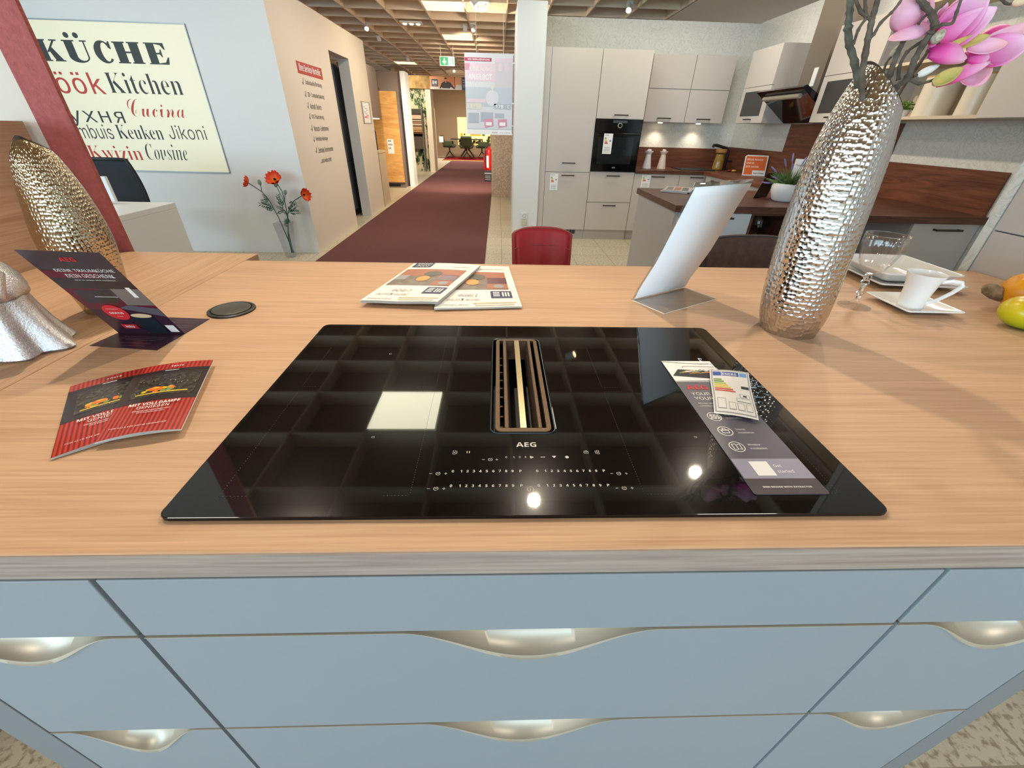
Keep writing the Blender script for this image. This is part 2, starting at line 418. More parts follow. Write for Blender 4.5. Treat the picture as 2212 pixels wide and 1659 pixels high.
struct('wall_side', MB().box(-7.1, -7.0, 0.1, 4.7, 0, 2.7), mat('walnut_paint', (116, 88, 74), .8))
mb = MB(); mb.box(-7.1, -7.0, -7.7, 0.1, 0, .4); mb.box(-7.1, -7.0, -7.7, 0.1, 2.75, 2.8)
for k in range(4): mb.box(-7.08, -7.0, -7.7+k*2.1, -7.6+k*2.1, .4, 2.75)
m_wf = mat('window_frame_grey', (90, 92, 96), .4)
struct('window_1', mb, m_wf)  # unseen frame around the added side daylight
struct('wall_outer_right', MB().box(5.0, 5.1, -7.7, 6.2, 0, 2.7), m_white)
mb = MB(); mb.box(-7, 3.7, -7.7, -7.55, 0, .4); mb.box(-7, 3.7, -7.7, -7.55, 2.75, 2.8)
for k in range(7): mb.box(-7+k*1.77, -6.9+k*1.77, -7.68, -7.58, .4, 2.75)
struct('wall_rear', MB().box(3.7, 5.0, -7.7, -7.55, 0, 2.7), mat('taupe_paint', (138, 122, 110), .8))
struct('window_2', mb, m_wf)
struct('wall_beige', MB().box(-1.75, -1.336, 1.10, 1.14, 0, 2.7), m_cream)
# walls along the corridor, far to near
mb = MB(); mb.box(-3.2, -2.13, 10.7, 10.8, 0, 2.21); mb.box(-3.2, -3.1, 7.9, 10.7, 0, 2.21)
struct('wall_corridor_grey', mb, m_grey_wall)
struct('trim_1', MB().box(-2.15, -2.045, 10.62, 11.05, 0, 2.22), m_white)
struct('trim_2', MB().box(-2.19, -2.035, 14.35, 14.95, 0, 2.13), mat('cream_trim', (225, 208, 184), .7))
m_leaf = bpy.data.materials.new('leaf_wallpaper'); m_leaf.use_nodes = True
nt = m_leaf.node_tree; b = nt.nodes['Principled BSDF']; b.inputs['Roughness'].default_value = .8
tc = nt.nodes.new('ShaderNodeTexCoord'); mp = nt.nodes.new('ShaderNodeMapping'); mp.inputs['Scale'].default_value = (6.5, 1, 3.2); mp.inputs['Rotation'].default_value = (0, .5, 0)
vo = nt.nodes.new('ShaderNodeTexVoronoi'); vo.inputs['Scale'].default_value = 1.3; ns = nt.nodes.new('ShaderNodeTexNoise'); ns.inputs['Scale'].default_value = 2.2; ns.inputs['Distortion'].default_value = 2
nt.links.new(tc.outputs['Object'], mp.inputs[0]); nt.links.new(mp.outputs[0], vo.inputs['Vector']); nt.links.new(mp.outputs[0], ns.inputs['Vector'])
mm = nt.nodes.new('ShaderNodeMath'); mm.operation = 'MULTIPLY_ADD'; mm.inputs[1].default_value = .5; nt.links.new(vo.outputs['Distance'], mm.inputs[0]); nt.links.new(ns.outputs['Fac'], mm.inputs[2])
rp = nt.nodes.new('ShaderNodeValToRGB')
for k in range(3): rp.color_ramp.elements.new(.5)
for e, (p, c) in zip(rp.color_ramp.elements, ((.55, (22, 34, 22)), (.66, (52, 82, 50)), (.74, (126, 142, 104)), (.80, (206, 192, 160)), (1, (214, 198, 168)))):
    e.position = p; e.color = lin4(c)
nt.links.new(mm.outputs[0], rp.inputs[0]); nt.links.new(rp.outputs[0], b.inputs['Base Color'])
struct('wall_leaf', MB().box(-3.0, -2.19, 14.7, 14.8, 0, 2.16), m_leaf)
struct('wall_header', MB().box(-3.2, .6, 14.62, 14.72, 2.16, 2.47), mat('sand_plaster', (176, 142, 92), .85, noise=(9, (132, 100, 58), .2), bump=(30, .5, .01)))
mb = MB(); mb.box(-3.2, 1.5, 22.3, 22.4, 0, 2.7); mb.box(-3.2, -3.1, 14.8, 22.3, 0, 2.7)
struct('wall_far', mb, mat('tan_paint', (166, 140, 110), .8))
struct('wall_stone', MB().box(-.185, .30, 9.25, 9.6, 0, 2.42), m_stone)
struct('wall_corridor_right', MB().box(.32, .45, 6.2, 22, 0, 2.4), m_cream)
# carpet
m_carpet = mat('plum_carpet', (124, 82, 79), 1.0, noise=(260, (88, 60, 61), .22), bump=(400, .5, .004), spec=.1)
cp_ = put('carpet_runner', MB().box(-2.0, -.19, 1.6, 19.1, .0, .012), m_carpet)
tag(cp_, 'plum brown carpet runner leading down the showroom aisle', 'carpet')
r_ = put('red_rug', MB().box(-2.4, -.2, 19.3, 21.6, 0, .02), mat('crimson_pile', (112, 18, 24), 1, spec=.1))
tag(r_, 'dark red carpet platform under the green chairs at the far end', 'carpet')
struct('trim_3', MB().box(-2.4, -.2, 19.22, 19.3, 0, .03), mat('pale_oak_edge', (206, 170, 120), .5))

# ceiling light panels
m_panel = mat('panel_glow', (255, 250, 200), .5, emit=1.15)
m_frame = mat('white_enamel', (235, 232, 225), .4)
def panel(x0, y0, label):
    t = thing('ceiling_light', label, 'light', (x0+.3, y0+.3, 2.705), 'square light panels in the ceiling grid')
    x1, y1 = x0+.58, y0+.585
    mb = MB(); e = .012
    for a in ((x0, x1, y0, y0+e), (x0, x1, y1-e, y1), (x0, x0+e, y0+e, y1-e), (x1-e, x1, y0+e, y1-e)): mb.box(*a, 2.700, 2.73)
    put('frame', mb, m_frame, t); put('diffuser', MB().box(x0+e, x1-e, y0+e, y1-e, 2.704, 2.72), m_panel, t)
panel(-1.12, GY[16]+.0100, 'square ceiling light panel above the island, mirrored in the hob')
panel(-1.12, GY[24]+.0100, 'biggest lit square ceiling panel, at the top edge of the photo above the aisle')
panel(-1.12, GY[28]+.0100, 'lit square ceiling panel left of the two spotlights, above the exit sign')
panel(-2.92, GY[35]+.0100, 'lit ceiling panel far back on the left, above the grey partition')

# spotlights on the grid
m_spot = mat('spot_white', (225, 222, 214), .4); m_bulb = mat('bulb_glow', (255, 226, 180), .4, emit=14); m_off = mat('bulb_dull', (215, 205, 190), .3)
def spotlight(p, t, label, lit=True, r=.038, ln=.12):
    p = Vector(p); d = (Vector(t)-p).normalized()
    o = thing('ceiling_spotlight', label, 'spotlight', (p.x, p.y, 2.7), 'spotlights on the ceiling grid')
    c0 = p-d*ln
    put('mount', MB().box(p.x-.04-d.x*.1, p.x+.04-d.x*.1, p.y-.02-d.y*.1, p.y+.02-d.y*.1, 2.705, 2.74).tube([(p.x-d.x*.1, p.y-d.y*.1, 2.71), c0+d*.05], .008, 6), m_spot, o)
    put('head', MB().tube([c0, c0+d*.01, p-d*.022, p-d*.022], [r*.7, r, r, r*.9], 16), m_spot, o, smooth=True)
    put('bulb', MB().tube([p-d*.0215, p-d*.018], [r*.88, r*.8], 16), m_bulb if lit else m_off, o)
spotlight(SPOTS[0][0], SPOTS[0][1], 'spotlight over the island, its glare mirrored at the front of the hob')
spotlight(SPOTS[1][0], SPOTS[1][1], 'spotlight over the right end of the island')
spotlight(SPOTS[2][0], SPOTS[2][1], 'spotlight over the left end of the island')
spotlight(SPOTS[3][0], SPOTS[3][1], 'bright round spotlight right beside the largest ceiling panel')
spotlight(SPOTS[4][0], (-.2, 7.6, 1.9), 'unlit tilted white spotlight below the lamp cluster', False)
spotlight(SPOTS[5][0], (-2.1, 8.0, 1.6), 'lit spotlight just past the end of the beige wall')
spotlight((-2.37, 10.1, 2.62), (-2.3, 10.4, 2.0), 'small unlit cylinder spotlight behind the lit one over the beige wall end', False)
spotlight(SPOTS[6][0], SPOTS[6][1], 'spotlight in front of the far left ceiling panel', False)
spotlight(SPOTS[8][0], (-1.2, 14.0, 1.8), 'lit spotlight hanging just under the exit sign')
spotlight(SPOTS[11][0], SPOTS[11][1], 'spotlight over the walkway between island and kitchen, its glint mirrored right of the extractor')
spotlight((1.69, 6.95, 2.62), (1.45, 6.2, 1.9), 'white spotlight over the kitchen wall cupboards')
spotlight((-.62, 8.9, 2.62), (-.6, 9.3, 1.8), 'distant unlit spotlight beside the second ceiling panel', False)
# lamp cluster, detector
t = thing('lamp_cluster', 'cluster of three glowing bulbs on a ceiling plate beside the bright spotlight', 'lamp', (-.30, 7.2, 2.7))
put('plate', MB().box(-.42, -.18, 7.1, 7.3, 2.69, 2.715), m_spot, t)
lamp('cluster_light', 'POINT', (-.30, 7.2, 2.60), (0, 7, 0), 34, WARM, .03)
for k, (dx, dy) in enumerate(((-.07, 0), (0, .04), (.07, -.02))):
    put('bulb', MB().lathe([(.0, -.05), (.022, -.04), (.03, -.015), (.022, 0)], (-.30+dx, 7.2+dy, 2.66), 14), m_bulb, t, smooth=True)
    put('socket', MB().lathe([(.02, 0), (.02, .035)], (-.30+dx, 7.2+dy, 2.66), 12), m_spot, t, smooth=True)
t = thing('ceiling_downlight', 'flat unlit triple downlight in a grid cell left of the large panel', 'lamp', (-1.50, 8.7, 2.7))
put('plate', MB().box(-1.68, -1.32, 8.6, 8.8, 2.69, 2.71), m_spot, t)
for dx in (-.11, 0, .11): put('lens', MB().lathe([(.0, -.02), (.03, -.018), (.04, 0)], (-1.5+dx, 8.7, 2.69), 16), mat('lens_glow', (255, 240, 220), .3, emit=1.2), t, smooth=True)
# ------------------------------------------------------------------ the island
ZT = .91
m_oak = wood('light_oak', (186, 146, 113), (213, 175, 141), (1.2, 34, 34), .5, 1.0, .3, 1.0)
m_oak_y = wood('light_oak_cross', (182, 142, 109), (209, 171, 137), (34, 1.2, 34), .5, 1.0, .3, 1.0)
m_front = mat('grey_lacquer', (138, 146, 153), .42)
m_panel_g = mat('grey_panel', (120, 124, 127), .5)
m_dark = mat('dark_void', (14, 14, 15), .9)
m_steel = mat('satin_steel', (196, 187, 170), .42, .5)
m_glassblk = mat('black_glass', (7, 7, 8), .028, spec=.5, coat=.10)
m_glassblk.node_tree.nodes['Principled BSDF'].inputs['Coat Roughness'].default_value = .2

# main board with the cut-out for the extractor of the hob
xs = [-.834, -.056, .042, 1.548]; ys = [-.0388, .142, .451, 1.005]; z0, z1 = .872, ZT
mb = MB(); n = 4
V = [(x, y, z) for z in (z0, z1) for y in ys for x in xs]
F = []
for j in range(3):
    for i in range(3):
        if (i, j) == (1, 1): continue
        a = j*4+i; F.append((16+a, 16+a+1, 16+a+5, 16+a+4)); F.append((a+4, a+5, a+1, a))
ring = [0, 1, 2, 3, 7, 11, 15, 14, 13, 12, 8, 4]
for k in range(12): p, q = ring[k], ring[(k+1) % 12]; F.append((p, q, q+16, p+16))
hole = [5, 9, 10, 6]
for k in range(4): p, q = hole[k], hole[(k+1) % 4]; F.append((p, q, q+16, p+16))
mb.add(V, F)
o = put('worktop', mb, m_oak, loc=(.36, .48, z0), bevel=.0018)
tag(o, 'light oak worktop of the island, carrying the black hob', 'worktop')
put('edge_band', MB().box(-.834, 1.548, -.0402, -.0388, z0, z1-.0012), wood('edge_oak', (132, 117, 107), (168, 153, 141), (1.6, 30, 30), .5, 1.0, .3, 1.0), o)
o = put('worktop_extension', MB().box(-1.362, -.835, -.04, 1.085, .872, ZT), m_oak_y, loc=(-1.1, .5, .872), bevel=.0018)
tag(o, 'light oak worktop board with crosswise grain left of the hob, under the warm silver vase', 'worktop')
o = put('wooden_side_panel', MB().box(-1.41, -1.364, -.2, 1.08, 0, 1.265), wood('panel_oak', (176, 142, 114), (208, 176, 148), (18, 1.0, 18), .5, .8, .2), loc=(-1.39, .4, 0))
tag(o, 'oak side panel standing at the left end of the worktop behind the warm silver vase', 'panel')

def bump(t):      # 0..1..0 over -1..1
    return (.5+.5*math.cos(PI*max(-1, min(1, t))))**.9
def wavy_front(x0, x1, ztop, zbot, cx, hw, dip, y0=-.042, y1=-.023, n=48):
    xs_ = sorted(set([x0, x1]+[max(x0, min(x1, cx-hw+2*hw*k/n)) for k in range(n+1)]))
    tops = [(x, ztop-dip*bump((x-cx)/hw)) for x in xs_]
    mb = MB()
    for (xa, za), (xb, zb) in zip(tops[:-1], tops[1:]):
        mb.add([(xa,y0,zbot),(xb,y0,zbot),(xb,y0,zb),(xa,y0,za),(xa,y1,zbot),(xb,y1,zbot),(xb,y1,zb),(xa,y1,za)],
               [(0,1,2,3),(7,6,5,4),(3,2,6,7),(1,0,4,5)])
    for (x, z), f in ((tops[0], 0), (tops[-1], 1)):
        q = [(x,y0,zbot),(x,y0,z),(x,y1,z),(x,y1,zbot)]
        mb.add(q if f == 0 else q[::-1], [(0,1,2,3)])
    return mb
def grip(x0, x1, ztop, cx, hw, dip, n=48):
    xs_ = sorted(set([x0, x1]+[max(x0, min(x1, cx-hw+2*hw*k/n)) for k in range(n+1)]))
    mb = MB(); rows = []
    for x in xs_:
        b_ = bump((x-cx)/hw); zl = ztop-dip*b_
        # up the back, concave, forward over the lip and curling under it
        rows.append([(x, -.0225, ztop+.0045), (x, -.0225, ztop+.001), (x, -.020-.02*(1-b_), ztop-dip*b_*.35), (x, -.022-.014*(1-b_), zl+.012*b_), (x, -.040, zl+.0006+.0016*b_),
                     (x, -.0432-.0033*b_, zl+.0003+.0009*b_), (x, -.0432-.0050*b_, zl-.0006-.005*b_), (x, -.0423, zl-.0008-.011*b_)])
    m = len(rows[0])
    mb.add([p for r in rows for p in r], [(i*m+j, (i+1)*m+j, (i+1)*m+j+1, i*m+j+1) for i in range(len(rows)-1) for j in range(m-1)])
    return mb
def island_unit(x0, x1, label, cx, hw, dip1, dip2, cx2=None, hw2=None):
    t = thing('drawer_cabinet', label, 'cabinet', ((x0+x1)/2, .25, 0), 'grey drawer cabinets under the island worktop')
    put('carcass', MB().box(x0+.002, x1-.002, -.021, .52, .1, .78), m_dark, t)
    put('plinth', MB().box(x0, x1, .02, .5, 0, .1), m_panel_g, t)
    put('false_front', MB().box(x0+.0015, x1-.0015, -.042, -.023,   .7585, .8705), m_front, t, bevel=.0012)
    cx2 = cx if cx2 is None else cx2; hw2 = hw2 or hw
    for (zt, zb, c, h, dp) in ((.7555, .4830, cx, hw, dip1), (.4795, .105, cx2, hw2, dip2)):
        d = put('drawer_front', wavy_front(x0+.0015, x1-.0015, zt, zb, c, h, dp), m_front, t, smooth=True, sharp=30)
        put('grip_handle', grip(x0+.0015, x1-.0015, zt, c, h, dp), m_steel, d, smooth=True, sharp=60)
island_unit(-.4665, .4655, 'wide grey drawer cabinet directly under the hob', .0, .16, .054, .064)
island_unit(-.7285, -.4705, 'narrow grey drawer cabinet left of the hob cabinet', -.617, .115, .046, .066, -.604, .095)
island_unit(.4695, .7395, 'narrow grey drawer cabinet right of the hob cabinet', .622, .115, .05, .052, .605, .115)
for (a, b_, lab) in ((-.79, -.7315, 'grey end panel closing the left side of the island'), (.742, .785, 'dark grey end panel closing the right side of the island')):
    o = put('end_panel', MB().box(a, b_, -.042, .62, 0, .8705), m_panel_g, loc=((a+b_)/2, .3, 0), bevel=.001); tag(o, lab, 'panel', 'end panels of the island')

# ------------------------------------------------------------------ the hob
ZG = .916
hob = thing('induction_hob', 'black glass induction hob with built-in bronze extractor grille', 'hob', (0, .26, ZT))
out = rrect(-.414, .414, .001, .513, .012, 4); inn = rrect(-.054, .0405, .1445, .4485, .012, 4)
mb = MB(); n = len(out)
for z in (ZT+.0003, ZG): mb.add([(x, y, z) for x, y in out]+[(x, y, z) for x, y in inn], [])
top, bot = 2*n, 0
for k in range(n):
    q = (k+1) % n
    mb.f += [[top+k, top+q, top+n+q, top+n+k], [bot+q, bot+k, bot+n+k, bot+n+q], [k, q, top+q, top+k], [n+q, n+k, top+n+k, top+n+q]]; mb.m += [0]*4
put('glass_plate', mb, m_glassblk, hob, bevel=.0012)
m_bronze = mat('bronze_mesh', (118, 94, 70), .55, .6, noise=(900, (80, 62, 46), .2)); m_rim = mat('rim_grey', (70, 76, 84), .3, .5)
mb = MB(); i2 = rrect(-.0525, .039, .146, .447, .011, 4)
mb.add([(x, y, ZG-.001) for x, y in inn]+[(x, y, ZG+.0012) for x, y in rrect(-.0535, .04, .145, .448, .0115, 4)]+[(x, y, ZG+.0008) for x, y in i2]+[(x, y, ZG-.003) for x, y in i2], [])
for r in range(3):
    for k in range(n): q = (k+1) % n; mb.f.append([r*n+k, r*n+q, (r+1)*n+q, (r+1)*n+k]); mb.m.append(0)
put('cutout_rim', mb, m_rim, hob, smooth=True)
mb = MB()
a = rrect(-.0525, .039, .146, .447, .011, 4)
mb.add([(x, y, ZG-.002) for x, y in a]+[(x, y, .84) for x, y in a], [(k, k+n, (k+1) % n+n, (k+1) % n) for k in range(n)]+[tuple(range(2*n-1, n-1, -1))[::-1]])
put('extractor_shaft', mb, mat('shaft_black', (16, 15, 14), .5), hob)
# grille : bar by bar
gx0, gx1, gy0, gy1 = -.0465, .0345, .1475, .4435; zt, zb = ZG+.002, ZG-.006
g_ = gx1-gx0; f = lambda q: gx0+g_*q
mb = MB()
fo = rrect(gx0, gx1, gy0, gy1, .0095, 4); fi = rrect(f(.085), f(.915), gy0+.0085, gy1-.006, .002, 4)
mb.add([(x, y, zt) for x, y in fo]+[(x, y, zt) for x, y in fi]+[(x, y, zb) for x, y in fo]+[(x, y, zb) for x, y in fi], [])
for k in range(n):
    q = (k+1) % n
    mb.f += [[k, q, n+q, n+k], [2*n+k, 2*n+q, q, k], [n+k, n+q, 3*n+q, 3*n+k]]; mb.m += [0]*3
gr = put('grille', mb, m_bronze, hob, bevel=.0006)
for (a_, b_) in ((.17, .235), (.775, .835)): put('grille_bar', MB().box(f(a_), f(b_), gy0+.0085, gy1-.006, zb-.004, zt), m_bronze, gr, bevel=.0006)
mb = MB()
for (a_, b_, s) in ((.235, .27, 1), (.74, .775, -1)): pass
mb.add([(f(.235), gy0+.009, zt-.001), (f(.235), gy1-.007, zt-.001), (f(.30), gy1-.03, zt-.03), (f(.30), gy0+.02, zt-.03)], [(3, 2, 1, 0)])
mb.add([(f(.775), gy0+.009, zt-.001), (f(.775), gy1-.007, zt-.001), (f(.71), gy1-.03, zt-.03), (f(.71), gy0+.02, zt-.03)], [(0, 1, 2, 3)])
mb.add([(f(.235), gy1-.007, zt-.001), (f(.775), gy1-.007, zt-.001), (f(.71), gy1-.03, zt-.03), (f(.30), gy1-.03, zt-.03)], [(3, 2, 1, 0)])
put('funnel', mb, mat('bronze_dark', (84, 70, 58), .5, .4), gr, solid=.001)
put('centre_strip', MB().box(f(.445), f(.56), gy0+.0085, gy1-.006, zt-.004, zt+.0005), mat('pale_gold', (206, 190, 150), .3, .9), gr, bevel=.0005)
mb = MB()
for k in range(9): mb.box(f(.09), f(.16), gy0+.03+k*.027, gy0+.034+k*.027, zt-.026, zt-.018)
put('filter_fins', mb, m_bronze, gr)
# printing on the glass
m_print = mat('printed_white', (200, 198, 192), .5); m_faint = mat('printed_grey', (110, 108, 104), .5)
mb = MB(); O = Vector((0, 0, ZG))
def P2(x, y): return Vector((x, y, ZG))
text(mb, 'AEG', P2(-.004, .1165), X, Y, height=.0095, width=.0275, bold=.02, align='c', lift=.0003)
def lx(c): return -.099+(c-368)*(.085/662)
def rx(c): return .007+(c-1197)*(.085/653)
for yy, sh in ((.0685, 0), (.0438, 0)):
    for ch, c in zip('0123456789P', (368, 450, 511, 573, 636, 700, 763, 826, 889, 951, 1030)):
        text(mb, ch, P2(lx(c), yy), X, Y, height=.0042, align='c', bold=.015, lift=.0003)
    for ch, c in zip('0123456789P', (1197, 1277, 1340, 1402, 1465, 1527, 1590, 1650, 1713, 1775, 1850)):
        text(mb, ch, P2(rx(c), yy), X, Y, height=.0042, align='c', bold=.015, lift=.0003)
for ch, x_ in zip('0123', (-.0315, -.0215, -.014, -.0065)): text(mb, ch, P2(x_, .0945), X, Y, height=.0035, align='c', bold=.01, lift=.0003)
def minus(x, y): stroke(mb, P2(x, y), X, Y, [(-.0018, 0), (.0018, 0)], .0006)
def plus(x, y): minus(x, y); stroke(mb, P2(x, y), X, Y, [(0, -.0018), (0, .0018)], .0006)
def clock(x, y):
    pts = [(.0026*math.cos(math.radians(a_)), .0026*math.sin(math.radians(a_))) for a_ in range(120, 445, 20)]
    stroke(mb, P2(x, y), X, Y, pts, .0006); stroke(mb, P2(x, y), X, Y, [(0, 0), (-.001, .0018)], .0006); stroke(mb, P2(x, y), X, Y, [(0, 0), (.0014, .0008)], .0006)
for x_, y_ in ((-.125, .0665), (-.1245, .0415)): minus(x_-.001, y_); clock(x_+.008, y_); plus(x_+.0175, y_)
for x_, y_ in ((.101, .0655), (.1015, .041)): minus(x_, y_); clock(x_+.009, y_); plus(x_+.0185, y_)
minus(-.0615, .0915); clock(-.0525, .0915); plus(-.044, .0915)
# pause, bridge, lock icons
for x_ in (-.0835, -.0805): stroke(mb, P2(x_, .106), X, Y, [(0, -.0022), (0, .0022)], .0009)
for x_, s_ in ((-.1005, 1), (.0915, -1)):
    for y_ in (.1035, .1075): stroke(mb, P2(x_, y_), X, Y, [(-.0016, -.0014), (.0016, -.0014), (.0016, .0014), (-.0016, .0014), (-.0016, -.0014)], .0005)
    stroke(mb, P2(x_, .1055), X, Y, [(.003*s_, -.003), (.0038*s_, 0), (.003*s_, .003)], .0006)
stroke(mb, P2(.0755, .1055), X, Y, [(-.0028, -.0022), (.0028, -.0022), (.0028, .0016), (-.0028, .0016), (-.0028, -.0022)], .0006)
stroke(mb, P2(.0755, .1055), X, Y, [(-.0018, .0016), (-.001, .0028), (.001, .0028), (.0018, .0016)], .0006); stroke(mb, P2(.0755, .105), X, Y, [(0, -.001), (0, .001)], .0008)
for k in range(3): disc(mb, P2(.0015+.0015*math.cos(k*2.1), .096+.0013*math.sin(k*2.1)), X, Y, .0012, lift=.0003, n=10)
stroke(mb, P2(.0165, .096), X, Y, [(-.003, 0), (.003, 0)], .0012)
mb.add([P2(.0315, .094)+Z*.0003, P2(.0345, .0985)+Z*.0003, P2(.0285, .0985)+Z*.0003], [(0, 1, 2)])
disc(mb, P2(.0485, .096), X, Y, .0025, lift=.0003, n=14)
disc(mb, P2(-.0035, .0395), X, Y, .0042, .0036, lift=.0003); stroke(mb, P2(-.0035, .0395), X, Y, [(0, -.002), (0, .002)], .0007)
for x_, y_ in ((-.215, .137), (.238, .137), (-.245, .38)): stroke(mb, P2(x_, y_), X, Y, [(-.0018, -.0013), (.0018, -.0013), (.0018, .0013), (-.0018, .0013), (-.0018, -.0013)], .0005)
put('printed_symbols', mb, m_print, hob)
mb = MB()
def dots(x0, y0, x1, y1, st=.0042, w=.0007):
    L = math.hypot(x1-x0, y1-y0); k = int(L/st)
    for i in range(k+1):
        x_, y_ = x0+(x1-x0)*i/k, y0+(y1-y0)*i/k; mb.add([(x_-w/2, y_-w/2, ZG+.0003), (x_+w/2, y_-w/2, ZG+.0003), (x_+w/2, y_+w/2, ZG+.0003), (x_-w/2, y_+w/2, ZG+.0003)], [(0,1,2,3)])
for xa, sg in ((-.363, 1), (-.1455, -1), (.132, 1), (.371, -1)):
    dots(xa, .031, xa, .254); dots(xa, .266, xa, .482)
    for yy in (.031, .254, .266, .482): dots(xa, yy, xa+sg*.03, yy)
put('zone_lines', mb, m_faint, hob)
# ------------------------------------------------------------------ hammered vases
def vase(name, label, cx, cy, prof, cut, mname, inner):
    """prof rows: z, radius, sideways drift of the centre (hand-made lean). cut(x_side) -> rim height"""
    rgt = Vector((cx-CPOS.x, cy-CPOS.y, 0)).normalized(); rgt = Vector((rgt.y, -rgt.x, 0)); fw = Vector((-rgt.y, rgt.x, 0))
    t = thing(name, label, 'vase', (cx, cy, ZT))
    def interp(z):
        for a, b_ in zip(prof[:-1], prof[1:]):
            if z <= b_[0]:
                q = (z-a[0])/(b_[0]-a[0]); q2 = q
                return a[1]+(b_[1]-a[1])*q2, a[2]+(b_[2]-a[2])*q2
        return prof[-1][1], prof[-1][2]
    seg, n = 72, 60; mb = MB(); vs = []; wrap = []
    for i in range(n+1):
        for k in range(seg+1):
            a = 2*PI*k/seg+PI/2; s = math.cos(a)
            zt = cut(s, math.sin(a)); z = zt*(i/n)
            r, c = interp(z)
            vs.append(Vector((cx, cy, ZT+.0005+z))+rgt*(c+r*s)+fw*(r*math.sin(a))); wrap.append((.058*2*PI*k/seg*1.42, z*1.06, 0))
    q = seg+1
    fs = [(i*q+k, i*q+k+1, (i+1)*q+k+1, (i+1)*q+k) for i in range(n) for k in range(seg)]
    fs.append(tuple(range(seg-1, -1, -1)))
    mb.add(vs, fs)
    body = put('body', mb, MATS[mname], t, smooth=True, sharp=60)
    wa = body.data.attributes.new('wrap', 'FLOAT_VECTOR', 'POINT'); wa.data.foreach_set('vector', [c_ for w_ in wrap for c_ in w_])
    seg = 72
    mb = MB(); vs = []
    for i in range(0, 25):
        for k in range(seg):
            a = 2*PI*k/seg; s = math.cos(a); z = cut(s, math.sin(a))*(1-i/30); r, c = interp(z); r = r-.0025 if i else r
            vs.append(Vector((cx, cy, ZT+.0005+z+(.0012 if i == 0 else 0)))+rgt*(c+r*s)+fw*(r*math.sin(a)))
    fs = [(i*seg+k, (i+1)*seg+k, (i+1)*seg+(k+1) % seg, i*seg+(k+1) % seg) for i in range(24) for k in range(seg)]
    mb.add(vs, fs); put('lining', mb, inner, t, smooth=True)
    return t
def smoothprof(rows):
    """Catmull-Rom through the rows"""
    out = []
    for i in range(len(rows)-1):
        p0, p1, p2, p3 = rows[max(i-1, 0)], rows[i], rows[i+1], rows[min(i+2, len(rows)-1)]
        for k in range(6):
            q = k/6
            out.append(tuple(.5*((2*p1[j])+(-p0[j]+p2[j])*q+(2*p0[j]-5*p1[j]+4*p2[j]-p3[j])*q*q+(-p0[j]+3*p1[j]-3*p2[j]+p3[j])*q**3) for j in range(3)))
    return out+[rows[-1]]
hammered('hammered_silver', (208, 204, 200), 104, .10, 1.0, .0017)
hammered('hammered_warm_silver', (196, 180, 154), 128, .10, 1.0, .0015)  # warm tint puts reflections of the nearby wood into the metal colour
m_lin = mat('vase_inside', (60, 50, 42), .5, .5)
vase('hammered_vase', 'tall hammered silver vase with magnolia branches right of the hob', .608, .526,
     smoothprof([(0, .0555, .003), (.05, .066, -.0005), (.14, .0685, -.0065), (.24, .0675, -.0105), (.33, .0628, -.0125), (.39, .0545, -.0130), (.43, .0455, -.0128), (.47, .033, -.012)]),
     lambda s, q: .437-.030*s-.026*q, 'hammered_silver', m_lin)
vase('hammered_vase', 'hammered warm silver vase without flowers left of the hob, beside the oak panel', -.935, .60,
     smoothprof([(0, .041, .004), (.05, .0505, .0055), (.1, .0568, .0066), (.16, .0605, .008), (.235, .0508, .0105), (.295, .036, .011), (.32, .0245, .011), (.335, .012, .010)]),
     lambda s, q: .322-.010*s-.012*q, 'hammered_warm_silver', m_lin)

# ------------------------------------------------------------------ magnolia
m_bark = mat('magnolia_bark', (62, 52, 44), .85, noise=(45, (112, 102, 88), .2), bump=(70, .8, .004))
m_bark_g = mat('grey_green_bark', (66, 68, 58), .85, noise=(50, (112, 114, 98), .2), bump=(70, .8, .004))
m_petal = blend_attr('magnolia_petal', [(0, (176, 22, 112)), (.3, (222, 76, 158)), (.62, (236, 150, 200)), (1, (244, 204, 222))], .5)
m_petal_p = blend_attr('magnolia_petal_pale', [(0, (232, 150, 186)), (.5, (236, 178, 206)), (1, (240, 176, 178))], .5)
m_bud = mat('woolly_bud', (206, 196, 176), .95, noise=(220, (150, 136, 116), .2))
m_sepal = mat('bud_scale', (176, 166, 88), .8, noise=(90, (206, 178, 104), .2), bump=(120, .6, .003))
def mg(x, y, dep): return at(1830+x/5.79, y/5.79, 1, .526+dep)
def limb(parent, pts, r0, r1, m, name='stem'):
    P = [mg(*p) for p in pts]; Q = []
    for i in range(len(P)-1):
        for k in range(5):
            q = k/5; p0, p1, p2, p3 = P[max(i-1, 0)], P[i], P[i+1], P[min(i+2, len(P)-1)]
            Q.append(.5*((2*p1)+(p2-p0)*q+(2*p0-5*p1+4*p2-p3)*q*q+(3*p1-p0-3*p2+p3)*q**3))
    Q.append(P[-1]); n = len(Q)
    R = [(r0+(r1-r0)*i/(n-1))*(1+.30*(1 if i % 5 == 0 else 0)+random.uniform(-.12, .12)) for i in range(n)]
    return put(name, MB().tube(Q, R, 9), m, parent, smooth=True)
